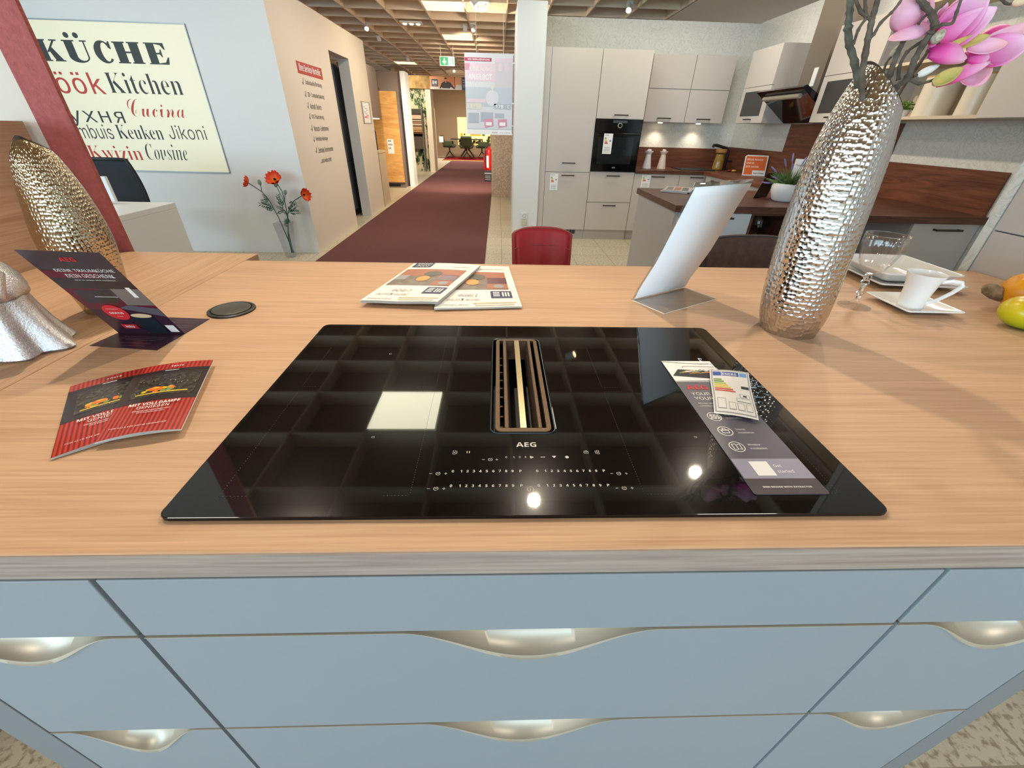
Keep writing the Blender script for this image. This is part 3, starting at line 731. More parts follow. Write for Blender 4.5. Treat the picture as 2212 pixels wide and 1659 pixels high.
def petal(parent, a, b, width, side, cup, m, tw=0.0, name='petal'):
    """a base, b tip (points), width, side = direction of the petal's breadth, cup = hollow depth"""
    a, b = Vector(a), Vector(b); d = b-a; L = d.length; d.normalize()
    s = Vector(side); s = (s-d*s.dot(d)).normalized(); nn = d.cross(s)
    def fn(u, v):
        w = width*(math.sin(PI*min(1, (v*.86+.12)))**.75)*(1 if v < .97 else .55)
        q = (u-.5)*2
        an = tw*v; ss = s*math.cos(an)+nn*math.sin(an); n2 = nn*math.cos(an)-s*math.sin(an)
        return a+d*(L*v)+ss*(q*w*.5)+n2*(cup*(1-q*q)*math.sin(PI*min(1, v+.05))-cup*.5*v*v)
    return put(name, MB().grid(fn, 8, 12), m, parent, smooth=True, solid=.0012)
def bud(parent, a, b, r, m, name='bud'):
    a, b = Vector(a), Vector(b); L = (b-a).length
    M = (b-a).to_track_quat('Z', 'Y').to_matrix()
    return put(name, MB().ell((a+b)/2, (r, r, L/2), M, 14, 12, fn=lambda p: Vector((p.x*(1-.25*p.z), p.y*(1-.25*p.z), p.z))), m, parent, smooth=True)
br = thing('magnolia_branch', 'thick grey-green bare branch leftmost in the silver vase', 'branch', mg(150, 1200, 0), 'branches standing in the silver vase')
limb(br, [(190, 1500, .0), (140, 1080, .0), (90, 780, .0), (28, 560, .0), (10, 350, .0), (30, 150, .0), (38, -60, .0)], .0056, .0046, m_bark_g)
br = thing('magnolia_branch', 'forked brown bare branch with upright twigs, second from left in the silver vase', 'branch', mg(190, 1200, -.02), 'branches standing in the silver vase')
limb(br, [(220, 1500, -.02), (180, 1020, -.02), (225, 680, -.02), (262, 480, -.02), (300, 290, -.02), (338, 150, -.02), (395, -50, -.02)], .0046, .0036, m_bark)
limb(br, [(255, 500, -.02), (330, 430, -.025), (420, 285, -.03), (550, 160, -.03), (650, 40, -.03), (700, -40, -.03)], .0024, .0018, m_bark, 'twig')
limb(br, [(80, 560, -.02), (140, 370, -.02), (232, 235, -.02)], .0018, .0022, m_bark, 'twig')
limb(br, [(290, 240, -.02), (235, 200, -.02), (170, 150, -.02), (95, -30, -.02)], .0026, .0022, m_bark, 'twig')
limb(br, [(240, 205, -.02), (228, 110, -.02), (225, -40, -.02)], .0024, .0022, m_bark, 'twig')
limb(br, [(310, 240, -.02), (240, 220, -.02)], .0026, .0026, m_bark, 'twig')
br = thing('magnolia_branch', 'short magnolia branch with one pale pink flower, third from left in the silver vase', 'branch', mg(470, 1200, .0), 'branches standing in the silver vase')
limb(br, [(430, 1500, 0), (480, 1130, 0), (525, 950, 0), (620, 690, 0), (700, 520, 0), (720, 420, 0)], .0048, .0032, m_bark)
limb(br, [(415, 1120, .01), (430, 980, .01), (490, 790, .01), (545, 715, .01)], .0018, .0016, m_bark, 'twig')
bud(br, mg(540, 715, .01), mg(655, 560, .01), .0045, m_bud)
limb(br, [(640, 1000, .0), (655, 830, .0), (750, 650, .0), (880, 555, .0), (1000, 470, -.01)], .0028, .002, m_bark, 'twig')
fl = put('flower_heart', MB().ell(mg(760, 360, 0), (.006, .006, .008)), m_petal, br)
camside = (RGT+UPV*.2)
petal(fl, mg(1040, 330, -.01), mg(530, 480, -.015), .026, UPV, -.006, m_petal_p, .3)
petal(fl, mg(770, 350, -.005), mg(800, -120, -.02), .05, RGT, -.014, m_petal_p, .1)
petal(fl, mg(800, 360, .015), mg(960, -80, .02), .045, RGT, .012, m_petal_p, -.3)
petal(fl, mg(740, 370, .01), mg(700, 120, .03), .03, RGT, .008, m_petal)
br = thing('magnolia_branch', 'rightmost magnolia branch with large magenta flowers leaning over the dishes', 'branch', mg(540, 1240, -.01), 'branches standing in the silver vase')
limb(br, [(480, 1500, .0), (540, 1240, -.01), (620, 1090, -.01), (760, 960, -.015), (850, 730, -.015), (960, 540, -.02), (1050, 400, -.025), (1095, 300, -.03), (1060, 180, -.03), (980, 80, -.03), (880, -60, -.03)], .0046, .0042, m_bark)
limb(br, [(1060, 380, -.025), (1180, 310, -.03), (1310, 290, -.035), (1370, 150, -.035), (1430, -20, -.035)], .0026, .0018, m_bark, 'twig')
limb(br, [(890, 300, -.02), (1000, 180, -.02), (1180, 80, -.02), (1300, -40, -.02)], .002, .0016, m_bark, 'twig')
limb(br, [(700, 1040, -.01), (790, 1000, -.015), (900, 1045, -.02), (1085, 1000, -.02)], .0024, .0022, m_bark, 'twig')
limb(br, [(1140, 540, -.015), (1090, 620, -.01), (1000, 640, -.01)], .002, .0022, m_bark, 'twig')
bud(br, mg(1060, 535, -.03), mg(1230, 370, -.03), .0075, m_bud)
bud(br, mg(870, 950, -.015), mg(1160, 810, -.02), .0058, mat('white_bud', (226, 222, 216), .8))
limb(br, [(820, 960, -.015), (880, 940, -.015)], .002, .002, m_bark, 'twig')
# upper flower
fl = put('flower_heart', MB().ell(mg(1060, 590, -.01), (.006, .006, .006)), m_petal, br)
petal(fl, mg(1060, 600, -.01), mg(1830, 130, -.02), .045, UPV, -.014, m_petal, .2)
petal(fl, mg(1080, 580, .0), mg(1760, -90, -.01), .05, UPV+RGT*-.5, -.014, m_petal, -.1)
petal(fl, mg(1100, 560, .01), mg(1480, -60, .02), .035, RGT, .01, m_petal)
petal(fl, mg(1010, 660, -.015), mg(1550, 670, -.03), .036, UPV, .014, m_petal, -.2)
petal(fl, mg(1080, 520, .02), mg(1220, 30, .03), .022, RGT, .008, m_petal)
petal(fl, mg(1020, 690, -.01), mg(1440, 790, -.02), .016, UPV, -.006, m_petal_p)
# right flower
fl = put('flower_heart', MB().ell(mg(1500, 690, -.005), (.006, .006, .006)), m_petal, br)
limb(br, [(1040, 650, 0), (1250, 680, 0), (1500, 690, 0)], .0022, .002, m_bark, 'twig')
petal(fl, mg(1560, 640, -.0), mg(2330, 300, -.0), .026, UPV, -.006, m_petal_p, .2)
petal(fl, mg(1640, 560, .015), mg(2310, 400, .02), .05, UPV, .014, m_petal)
petal(fl, mg(1620, 690, -.005), mg(2250, 560, -.02), .05, UPV, -.016, m_petal, .1)
petal(fl, mg(1500, 590, -.02), mg(1990, 560, -.03), .024, UPV, -.007, m_petal_p, .15)
petal(fl, mg(1480, 720, -.01), mg(1820, 680, -.015), .028, UPV, .01, m_petal)
petal(fl, mg(1250, 590, -.02), mg(1770, 450, -.03), .017, UPV, -.004, m_sepal, .2, 'sepal')
# lower flower
fl = put('flower_heart', MB().ell(mg(1110, 1035, -.02), (.005, .005, .005)), m_petal, br)
petal(fl, mg(1100, 1060, -.02), mg(1810, 750, -.02), .022, UPV, .006, m_petal, -.2)
petal(fl, mg(1420, 1000, -.005), mg(1790, 850, -.01), .046, UPV+RGT*.6, -.012, m_petal_p, .2)
petal(fl, mg(1080, 1045, -.03), mg(1440, 860, -.035), .022, UPV, -.005, m_sepal, .1, 'sepal')
br = thing('magnolia_branch', 'thin high twig with a cream bud at the top right corner', 'branch', mg(700, 1240, .02), 'branches standing in the silver vase')
limb(br, [(560, 1400, .02), (640, 1190, .03), (900, 800, .06), (1250, 300, .07), (1500, -150, .06), (1800, -120, .04), (1980, 40, .03), (2090, 40, .02)], .0026, .0016, m_bark)
bud(br, mg(2070, 45, .02), mg(2290, -10, .02), .006, mat('cream_bud', (226, 206, 170), .8))

# ------------------------------------------------------------------ papers on and beside the hob
m_paperw = mat('white_card', (238, 236, 230), .6)
m_pgrey = mat('print_slate', (92, 90, 100), .4); m_plil = mat('print_lilac', (150, 148, 166), .4); m_pbrown = mat('print_brown', (72, 62, 66), .4)
m_red = mat('print_red', (214, 44, 52), .5); m_ink = mat('print_ink', (40, 40, 44), .6); m_wht = mat('print_white', (240, 238, 234), .6)
m_orange = mat('print_orange', (226, 140, 60), .5); m_green = mat('print_green', (120, 150, 70), .5); m_blue = mat('print_blue', (40, 84, 168), .5); m_yel = mat('print_yellow', (238, 206, 60), .5)
m_midgrey = mat('print_mid_grey', (160, 160, 162), .5)
lf = thing('hob_leaflet', 'long slate grey leaflet with three round icons lying on the hob', 'leaflet', (.311, .19, ZG))
mb = MB(); L0 = Vector((.2655, .029, ZG+.0011)); u = Vector((1, .0, 0)); v = Vector((-.0065, 1, 0)).normalized(); lw, lh = .0935, .3295
pts = [L0+u*x+v*y for x, y in rrect(0, lw, 0, lh, .003, 3)]
mb.slab(pts, Z, .0006, 0)
patch(mb, L0, u, v, 0.0008, lw-.0008, .026, .062, 2); patch(mb, L0, u, v, .0008, lw-.0008, .0005, .026, 3); patch(mb, L0, u, v, .0005, lw-.0005, .2535, lh-.0005, 4)
def LP(x, y): return L0+u*x+v*y
M_L = [m_pgrey, m_wht, m_plil, m_pbrown, m_wht, m_red, m_midgrey, m_ink, m_orange, m_green]
# photo of hob and vegetables at the leaflet's top
mb.add([LP(0, .2535)+Z*.0005, LP(lw, .2535)+Z*.0005, LP(lw, .262)+Z*.0005, LP(0, .258)+Z*.0005], [(0,1,2,3)], 6)
mb.add([LP(.003, .275)+Z*.0005, LP(.08, .264)+Z*.0005, LP(.092, .29)+Z*.0005, LP(.02, .298)+Z*.0005], [(0,1,2,3)], 7)
for k in range(9): stroke(mb, LP(.018+.006*k, .284+.002*(k % 3)), u, v, [(0, 0), (.02, .011-.003*(k % 4))], .0024, (9, 8, 1, 8, 9, 6, 9, 8, 6)[k], lift=.0006+k*.00002)
stroke(mb, LP(.0, .323), u, v, [(0, .003), (.05, -.004), (.092, -.005)], .0014, 7, lift=.0005)
stroke(mb, LP(.03, .303), u, v, [(0, 0), (.004, .006), (.06, .004)], .0018, 6, lift=.0005)
text(mb, 'AEG', LP(.0115, .231), u, v, height=.0135, width=.036, bold=.03, mi=5)
text(mb, 'YOUR KITCHEN', LP(.012, .2135), u, v, height=.0085, bold=.008, mi=1); text(mb, 'YOUR CHOICE', LP(.012, .2005), u, v, height=.0085, bold=.008, mi=1)
text(mb, 'Kitchen design with', LP(.012, .1885), u, v, size=.0068, mi=1, bold=.01); text(mb, 'combined hob and extractor', LP(.012, .1815), u, v, size=.0068, width=.062, mi=1, bold=.01)
for k, (yy, w1) in enumerate(((.155, 'Wall'), (.120, 'Island'), (.086, 'Window'))):
    disc(mb, LP(.022, yy), u, v, .0108, .0096, mi=1)
    text(mb, w1, LP(.039, yy+.0025), u, v, size=.0068, mi=1, bold=.012); text(mb, 'installation', LP(.039, yy-.005), u, v, size=.0068, mi=1, bold=.012)
    if k == 0:
        for r_ in range(4):
            for c_ in range(3): patch(mb, LP(.0145+c_*.0052+(r_ % 2)*.0015, yy-.0055+r_*.003), u, v, 0, .0042, 0, .0019, 1, lift=.0005)
    elif k == 1: stroke(mb, LP(.022, yy-.004), u, v, [(-.005, 0), (.005, 0), (.005, .006), (-.005, .006), (-.005, 0)], .0012, 1); stroke(mb, LP(.022, yy+.003), u, v, [(-.0075, 0), (.0075, 0)], .0012, 1); stroke(mb, LP(.022, yy+.004), u, v, [(-.002, 0), (-.002, .003), (.002, .003), (.002, 0)], .001, 1)
    else: stroke(mb, LP(.022, yy-.0055), u, v, [(-.0055, 0), (0, 0), (0, .011), (-.0055, .011), (-.0055, 0)], .0012, 1); stroke(mb, LP(.022, yy-.0055), u, v, [(.0015, .001), (.0055, 0), (.0055, .011), (.0015, .01)], .0012, 1)
patch(mb, LP(.0215, .0305), u, v, 0, .0245, 0, .026, 1, lift=.0006)
text(mb, 'Get', LP(.051, .046), u, v, size=.0095, mi=1, bold=.012); text(mb, 'started', LP(.051, .036), u, v, size=.0095, mi=1, bold=.012)
text(mb, '8000 BRIDGE WITH EXTRACTOR', LP(.0165, .0105), u, v, size=.005, width=.062, mi=1, bold=.015)
put('printed_sheet', mb, M_L, lf)
# energy label in a clear sleeve
et = thing('energy_label', 'small energy label in a clear sleeve lying across the grey leaflet', 'label', (.34, .245, ZG))
q = [Vector((.289, .191, .9185)), Vector((.345, .168, .9215)), Vector((.394, .295, .9285)), Vector((.336, .316, .9235))]
def EP(s, t_, lift=0): return (q[0]*(1-s)+q[1]*s)*(1-t_)+(q[3]*(1-s)+q[2]*s)*t_+Vector((0, 0, .0018*math.sin(PI*s)+.0015*math.sin(2*PI*t_+s)+lift))
mb = MB()
def ep(s0, s1, t0, t1, mi, lift=.0004, n=6): mb.grid(lambda a, b_: EP(s0+(s1-s0)*a, t0+(t1-t0)*b_, lift), n, n, mi)
ep(.0, 1, 0, 1, 0, 0, 12); ep(.03, .97, .03, .985, 6, .0002, 10); ep(.06, .94, .05, .97, 0, .0004, 10)
ep(.07, .28, .86, .95, 1, .0007); ep(.30, .72, .865, .95, 1, .0007); ep(.74, .92, .87, .95, 7, .0007)
for k, mi in enumerate((2, 2, 3, 4, 4, 5, 5)): ep(.08, .28+.05*k, .76-.045*k, .79-.045*k, mi, .0007)
ep(.74, .93, .60, .66, 8, .0007); ep(.1, .3, .1, .32, 6, .0007); ep(.115, .285, .115, .305, 0, .0009); ep(.66, .9, .38, .47, 6, .0007); ep(.675, .885, .39, .46, 0, .0009); ep(.74, .83, .405, .445, 8, .001)
for a in ((.36, .52, .1, .25), (.56, .72, .1, .25), (.76, .9, .1, .25), (.56, .9, .28, .36)): ep(*a, 6, .0007); ep(a[0]+.012, a[1]-.012, a[2]+.012, a[3]-.012, 0, .0009)
cs = EP(.31, .875, .0009); eu = (EP(.7, .9)-EP(.31, .9)); ev = EP(.4, .95)-EP(.4, .87)
text(mb, 'ENERG', cs, eu, ev, height=.007, width=.022, mi=0, bold=.03, lift=.0002)
put('paper', mb, [m_wht, m_blue, m_green, mat('print_lime', (170, 196, 70), .5), m_yel, mat('print_scarlet', (216, 70, 44), .5), m_midgrey, mat('print_sky', (120, 170, 220), .5), m_ink], et)
mb = MB(); mb.grid(lambda a, b_: EP(-.04+1.08*a, -.02+1.05*b_, .0022), 10, 10)
put('clear_sleeve', mb, glass('film', (250, 250, 250), .08, 1.35), et, smooth=True)
put('hook', MB().tube([EP(.2, 1.0, .001), EP(.0, 1.12, .0015), EP(-.25, 1.2, .002), EP(-.3, 1.26, .002), EP(-.2, 1.24, .002)], .0007, 6), mat('clear_plastic', (220, 222, 226), .2), et)

# two red brochures
m_rib = bpy.data.materials.new('ribbed_red'); m_rib.use_nodes = True
nt = m_rib.node_tree; b = nt.nodes['Principled BSDF']; b.inputs['Roughness'].default_value = .28
a = nt.nodes.new('ShaderNodeAttribute'); a.attribute_name = 't'
w_ = nt.nodes.new('ShaderNodeMath'); w_.operation = 'PINGPONG'; w_.inputs[1].default_value = .5/18
nt.links.new(a.outputs['Fac'], w_.inputs[0])
rr = nt.nodes.new('ShaderNodeValToRGB'); w2 = nt.nodes.new('ShaderNodeMath'); w2.operation = 'MULTIPLY'; w2.inputs[1].default_value = 36
nt.links.new(w_.outputs[0], w2.inputs[0]); nt.links.new(w2.outputs[0], rr.inputs['Fac'])
for e, (p, c) in zip(rr.color_ramp.elements, ((.05, (118, 20, 20)), (.9, (204, 62, 46)))): e.position = p; e.color = lin4(c)
nt.links.new(rr.outputs[0], b.inputs['Base Color'])
m_ovn = mat('print_oven_dark', (52, 44, 44), .25); m_ovn2 = mat('print_oven_glass', (84, 80, 72), .25, noise=(160, (30, 28, 26), .18)); m_food = mat('print_salmon', (236, 120, 40), .3); m_food2 = mat('print_lemon', (226, 190, 50), .3); m_bur = mat('print_burgundy', (96, 26, 44), .35)
def brochure(label, q, lift0, bulge):
    t = thing('red_brochure', label, 'brochure', (q[0]+q[2])/2, 'red oven brochures on the worktop')
    def S(s, t_, lift=0): return (q[0]*(1-s)+q[1]*s)*(1-t_)+(q[3]*(1-s)+q[2]*s)*t_+Z*(lift0+bulge*math.sin(PI*s*.9)*(1-.3*t_)+lift)
    mb = MB(); tf = lambda s0, s1: (lambda a, b_: s0+(s1-s0)*a)
    def area(s0, s1, t0, t1, mi, lift, n=10): mb.grid(lambda a, b_: S(s0+(s1-s0)*a, t0+(t1-t0)*b_, lift), n, n, mi, tf(s0, s1))
    area(0, 1, 0, 1, 0, 0, 16)
    area(.0, 1, .40, .885, 1, .0003); area(.0, 1, .845, .885, 7, .00045); area(.13, .93, .47, .80, 2, .0005)
    area(.2, .85, .505, .52, 4, .0007); 
    for k in range(16):
        cs, ct, r_ = .28+.4*random.random(), .53+.06*random.random(), .03
        mb.add([S(cs+r_*math.cos(2*PI*j/7)*1.3, ct+r_*math.sin(2*PI*j/7)*.6, .0007+k*.00001) for j in range(7)], [tuple(range(7))], (3, 4, 8)[k % 3])
    for k in range(12): mb.add([S(.42+.10*math.cos(2*PI*j/10)*(1-k*.06), .575+.028*math.sin(2*PI*j/10)*(1-k*.06), .0009) for j in range(10)], [tuple(range(10))], 3) if k == 0 else None
    mb.add([S(.43+.045*math.cos(2*PI*j/10), .583+.011*math.sin(2*PI*j/10), .0011) for j in range(10)], [tuple(range(10))], 4)
    for k in range(18): 
        s_, t_ = .16+.75*random.random(), .49+.29*random.random(); area(s_, s_+.012, t_, t_+.008, 9, .0009, 1)
    area(.42, .6, .86, .868, 6, .0007, 1)
    def tx(str_, s_, t_, h, w, mi, bold=.0):
        o = S(s_, t_, .0011); uu = S(min(1, s_+.3), t_)-S(s_-.3, t_); uu.z *= .6; vv = S(s_, t_+.1)-S(s_, t_-.1)
        text(mb, str_, o, uu, vv, height=h, width=w, mi=mi, bold=bold, align='c', lift=.0004)
    tx('AEG', .56, .945, .0065, .019, 5, .03); tx('TASTE', .56, .915, .004, .019, 6, .02)
    tx('MIT VOLLDAMPF', .53, .335, .0072, .064, 6, .02); tx('GENIEßEN', .53, .29, .0072, .040, 6, .0)
    tx('Entdecke die neuen Generation', .53, .255, .0036, .046, 6); tx('AEG Dampfbacköfen', .53, .232, .0036, .034, 6)
    tx('FÜR ALLE DIE MEHR ERWARTEN', .47, .075, .0034, .066, 6)
    put('cover', mb, [m_rib, m_ovn, m_ovn2, m_food, m_food2, m_red, m_wht, mat('print_oven_panel', (40, 34, 36), .25), m_green, mat('print_glint', (190, 176, 140), .3)], t)
    mb = MB()
    for k in range(3): mb.grid(lambda a, b_: S(a, b_, -.0006-.0007*k-(.0012*k*math.sin(PI*a))), 8, 8)
    put('inner_pages', mb, m_wht, t, solid=.0003)
brochure('red ribbed oven brochure lying partly underneath the other one', [Vector((-.611, .0985, .911)), Vector((-.535, .160, .911)), Vector((-.652, .330, .911)), Vector((-.731, .268, .911))], .0025, .003)
brochure('red ribbed oven brochure lying on top of the other one, nearest the hob', [Vector((-.574, .1225, .9115)), Vector((-.479, .149, .9115)), Vector((-.549, .346, .9115)), Vector((-.656, .3145, .9115))], .0075, .006)

# folded advertising card
cd = thing('folded_card', 'dark folded advertising card standing upright with a mug picture', 'card', (-.75, .47, ZT))
m_dk = mat('print_dark', (60, 52, 58), .3); m_plum = mat('print_plum', (58, 34, 50), .3)
F0, F1 = Vector((-.813, .473, .9115)), Vector((-.6815, .471, .9115))
T0, T1 = Vector((-.8165, .382, 1.0985)), Vector((-.6845, .380, 1.0965))
cu, cv = (F1-F0), (T0-F0); cl, ch_ = cu.length, cv.length; cu.normalize(); cv = (cv-cu*cv.dot(cu)).normalized()
mb = MB(); nn_ = cu.cross(cv); mb.slab([F0, F1, T1, T0], nn_, .0008, 0)
def cpt(x, y): return F0+cu*(x*cl)+cv*(y*ch_)
def cpat(x0, x1, y0, y1, mi, lift=.0004): patch(mb, F0, cu, cv, x0*cl, x1*cl, y0*ch_, y1*ch_, mi, lift)
cpat(.0, 1, .0, .34, 8); cpat(0, 1, .34, .62, 7); cpat(.0, 1, .62, .68, 3, .0005); cpat(0, 1, .60, .72, 1, .0006); cpat(0, 1, .72, .80, 7, .0006)
cpat(.1, .55, .42, .58, 1, .0006); cpat(.62, 1, .40, .60, 9, .0007); mb.add([cpt(.45, .36)+nn_*.0009, cpt(1, .25)+nn_*.0009, cpt(1, .36)+nn_*.0009, cpt(.62, .40)+nn_*.0009], [(0,1,2,3)], 2)
cpat(.84, .90, .5, .62, 3, .001); cpat(.3, .62, .50, .505, 3, .001)
# mug
for k in range(1): mb.add([cpt(.50, .02)+nn_*.0012, cpt(.80, .02)+nn_*.0012, cpt(.80, .26)+nn_*.0012, cpt(.50, .26)+nn_*.0012], [(0,1,2,3)], 4)
disc(mb, cpt(.65, .262), cu, cv, .15*cl, mi=5, lift=.0014, sy=.3); disc(mb, cpt(.65, .02), cu, cv, .15*cl, mi=4, lift=.0013, sy=.3)
stroke(mb, cpt(.5, .2), cu, cv, [(0, 0), (-.012, -.004), (-.014, -.02), (-.002, -.028)], .003, 4, lift=.0012)
disc(mb, cpt(.34, .30), cu, cv, .021, mi=6, lift=.0013)
text(mb, 'GRATIS', cpt(.34, .285), cu, cv, height=.0048, width=.026, mi=3, bold=.03, align='c', lift=.0016)
text(mb, 'Mit Rezeptbuch', cpt(.34, .345), cu, cv, size=.0042, mi=3, align='c', lift=.0016); text(mb, 'im Wert', cpt(.34, .245), cu, cv, size=.0042, mi=3, align='c', lift=.0016)
cpat(.2, .42, .075, .135, 6, .0012); text(mb, 'NEU', cpt(.31, .09), cu, cv, height=.006, mi=3, align='c', bold=.02, lift=.0016)
cpat(.84, .97, .03, .13, 3, .0012)
text(mb, 'AEG', cpt(.5, .90), cu, cv, height=.0082, width=.026, mi=6, bold=.03, align='c', lift=.001)
text(mb, 'DEINE TRAUMKÜCHE', cpt(.56, .79), cu, cv, height=.0082, width=.098, mi=3, align='c', bold=.004, lift=.001)
text(mb, 'DEIN GESCHENK', cpt(.56, .728), cu, cv, height=.0082, width=.080, mi=3, align='c', bold=.004, lift=.001)
text(mb, 'Jetzt zu jedem AEG Geräteset', cpt(.56, .695), cu, cv, size=.0045, width=.07, mi=3, align='c', lift=.001)
put('upright_panel', mb, [m_dk, m_ovn, m_pgrey, m_wht, mat('print_mug', (34, 42, 50), .25), mat('print_cream', (226, 196, 160), .4), m_red, m_bur, m_plum, mat('print_taupe', (120, 112, 108), .3)], cd)
mb = MB(); mb.slab([Vector((-.823, .4155, .9112)), Vector((-.687, .3995, .9112)), Vector((-.676, .5465, .9112)), Vector((-.80, .556, .9112))], Z, .0008, 0)
for k, (yy, w) in enumerate(((.452, .085), (.445, .09), (.438, .06), (.425, .06), (.414, .05))): text(mb, 'Alle Informationen zur Aktion', Vector((-.745, yy, .9114)), Vector((1, -.06, 0)), Vector((.06, 1, 0)), size=.004, width=w, mi=1, align='c')
for k, yy in enumerate((.535, .524, .508, .50)): text(mb, 'Teilnahmebedingungen', Vector((-.715, yy, .9114)), Vector((1, -.06, 0)), Vector((.06, 1, 0)), size=.004, width=.05, mi=1, align='c')
put('base_sheet', mb, [m_plum, m_midgrey], cd)

# pop-up socket
ps = thing('popup_socket', 'round black pop-up socket lid set in the worktop behind the folded card', 'socket', (-.654, .6, ZT))
m_sock = mat('black_plastic', (38, 36, 32), .4); m_lid = mat('anthracite_plastic', (62, 58, 48), .45)
c_ = (-.656, .599, ZT)
put('ring', MB().lathe([(.0465, .0002), (.049, .0002), (.0485, .0035), (.046, .0046), (.0425, .0046), (.041, .002), (.040, .0012)], c_, 48), m_sock, ps, smooth=True)
put('lid', MB().lathe([(0, .0062), (.037, .0062), (.0395, .0052), (.0398, .001)], c_, 48), m_lid, ps, smooth=True)

# two newspapers / catalogues (upside down for us)
m_navy = mat('print_navy', (52, 56, 92), .5); m_pk = mat('print_kitchen', (150, 136, 122), .5, noise=(40, (112, 96, 84), .2)); m_pt = mat('print_terracotta', (176, 110, 80), .5); m_cab = mat('print_pumpkin', (226, 160, 84), .5); m_bowl = mat('print_bowl', (96, 92, 80), .5)
def catalog(label, q, th, curl):
    t = thing('newspaper', label, 'newspaper', q[0]*.25+q[1]*.25+q[2]*.25+q[3]*.25, 'kitchen newspapers at the far edge of the worktop')
    # parameters: s from image left to right, t_ from near edge to far edge ; content is turned away from us
    def S(s, t_, lift=0): return (q[0]*(1-s)+q[1]*s)*(1-t_)+(q[3]*(1-s)+q[2]*s)*t_+Z*(lift+curl*(math.sin(PI*s)*.5+.6*(1-t_)**2*(.5+.5*math.cos(2*PI*s))))
    mb = MB()
    def area(s0, s1, t0, t1, mi, lift, n=6): mb.grid(lambda a, b_: S(s0+(s1-s0)*a, t0+(t1-t0)*b_, lift), n, n, mi)
    area(0, 1, 0, 1, 0, 0, 14)
    area(.04, .90, .36, .80, 1, .0005); area(.04, .70, .60, .80, 2, .0007); area(.62, .90, .645, .80, 2, .0008); area(.64, .90, .50, .64, 3, .0008); area(.63, .90, .37, .49, 2, .0008); area(.04, .2, .5, .62, 8, .0008)
    mb.add([S(.44+.09*math.cos(2*PI*j/12), .53+.07*math.sin(2*PI*j/12), .0012) for j in range(12)], [tuple(range(12))], 4)
    mb.add([S(.50+.13*math.cos(2*PI*j/12), .665+.07*math.sin(2*PI*j/12), .0011) for j in range(12)], [tuple(range(12))], 5)
    mb.add([S(.78+.07*math.cos(2*PI*j/12), .43+.04*math.sin(2*PI*j/12), .0011) for j in range(12)], [tuple(range(12))], 8)
    area(.66, .92, .17, .32, 6, .0008); area(.05, .33, .86, .995, 6, .0008)
    def P_(s, t_): return S(s, t_, .0014)
    uu = S(.2, .5)-S(.8, .5); vv = S(.5, .2)-S(.5, .8)
    for k in range(3): area(.69, .77, .205+.035*k, .225+.035*k, 0, .0012, 1)
    for k in range(3): area(.80+.035*k, .82+.035*k, .20, .29, 0, .0012, 1)
    text(mb, 'GUTSCHEIN', P_(.31, .965), uu, vv, height=.012, width=.042, mi=0, bold=.03, lift=.0006); text(mb, '200€', P_(.30, .91), uu, vv, height=.018, width=.036, mi=0, bold=.03, lift=.0006)
    text(mb, 'mayi.milinex', P_(.90, .89), uu, vv, height=.009, width=.07, mi=7, bold=.01, lift=.0006)
    text(mb, 'mayi.milinex', P_(.38, .045), uu, vv, height=.009, width=.06, mi=7, bold=.01, lift=.0006)
    text(mb, 'Liebe', P_(.50, .25), uu, vv, height=.02, width=.05, mi=8, shear=.4, lift=.0006); text(mb, 'deine Küche', P_(.52, .155), uu, vv, height=.014, width=.08, mi=8, shear=.4, lift=.0006)
    area(.44, .95, .065, .085, 9, .0006, 4); area(.46, .92, .025, .04, 9, .0006, 4)
    put('front_page', mb, [m_paperw, m_pk, m_pt, m_bur, m_cab, m_bowl, m_navy, m_ink, m_midgrey, mat('print_sand', (214, 190, 160), .5)], t)
    mb = MB(); nP = 4
    for k in range(nP):
        z_ = -(k+1)*th/nP
        mb.grid(lambda a, b_: S(a, b_, z_+.0002) if True else None, 10, 10)
    put('inner_pages', mb, m_paperw, t, solid=.0005)
catalog('kitchen newspaper lying flat, the right one of two at the far edge', [Vector((-.193, .607, .9155)), Vector((.015, .626, .9155)), Vector((-.010, .960, .9155)), Vector((-.215, .962, .9155))], .004, .003)
catalog('kitchen newspaper lying on top of the other, the left one of two', [Vector((-.372, .633, .921)), Vector((-.186, .620, .925)), Vector((-.096, .935, .926)), Vector((-.298, .95, .9245))], .006, .006)

# acrylic sign holder, seen from behind
sh = thing('sign_holder', 'leaning clear acrylic sign holder with white sheet seen from behind', 'sign holder', (.42, .70, ZT))
BL, BR = Vector((.303, .695, .9115)), Vector((.480, .800, .9115)); TL, TR = Vector((.357, .600, 1.1955)), Vector((.534, .705, 1.1955))
su = (BR-BL).normalized(); nf = Vector((su.y, -su.x, 0))
def holder(off, lo=0, hi=1, m0=0, m1=1):
    mb = MB(); prof = [(0, 0), (.006, .0045), (.010, .015), (.014, .03), (.05, .11), (.109, .284)]
    pts = []
    for (dn, dz) in prof: pts.append((dn, dz))
    def fn(u_, v_):
        s = lo+(hi-lo)*v_; k = s*(len(pts)-1); i = min(int(k), len(pts)-2); f_ = k-i
        dn = pts[i][0]*(1-f_)+pts[i+1][0]*f_; dz = pts[i][1]*(1-f_)+pts[i+1][1]*f_
        return BL+su*((m0+(m1-m0)*u_)*.206)+nf*(dn+off)+Z*dz
    return mb.grid(fn, 2, 40)
m_acr = glass('acrylic', (240, 246, 250), .0, 2.0)
put('acrylic_sheet', holder(-.003), m_acr, sh, smooth=True, solid=.002)
put('paper_insert', holder(.0005, .06, .99, .012, .988), mat('sheet_white', (246, 248, 250), .55), sh, smooth=True, solid=.0004)
mb = MB(); mb.slab([BL+nf*.002, BL+nf*.105, BR+nf*.105, BR+nf*.002], Z, .002)
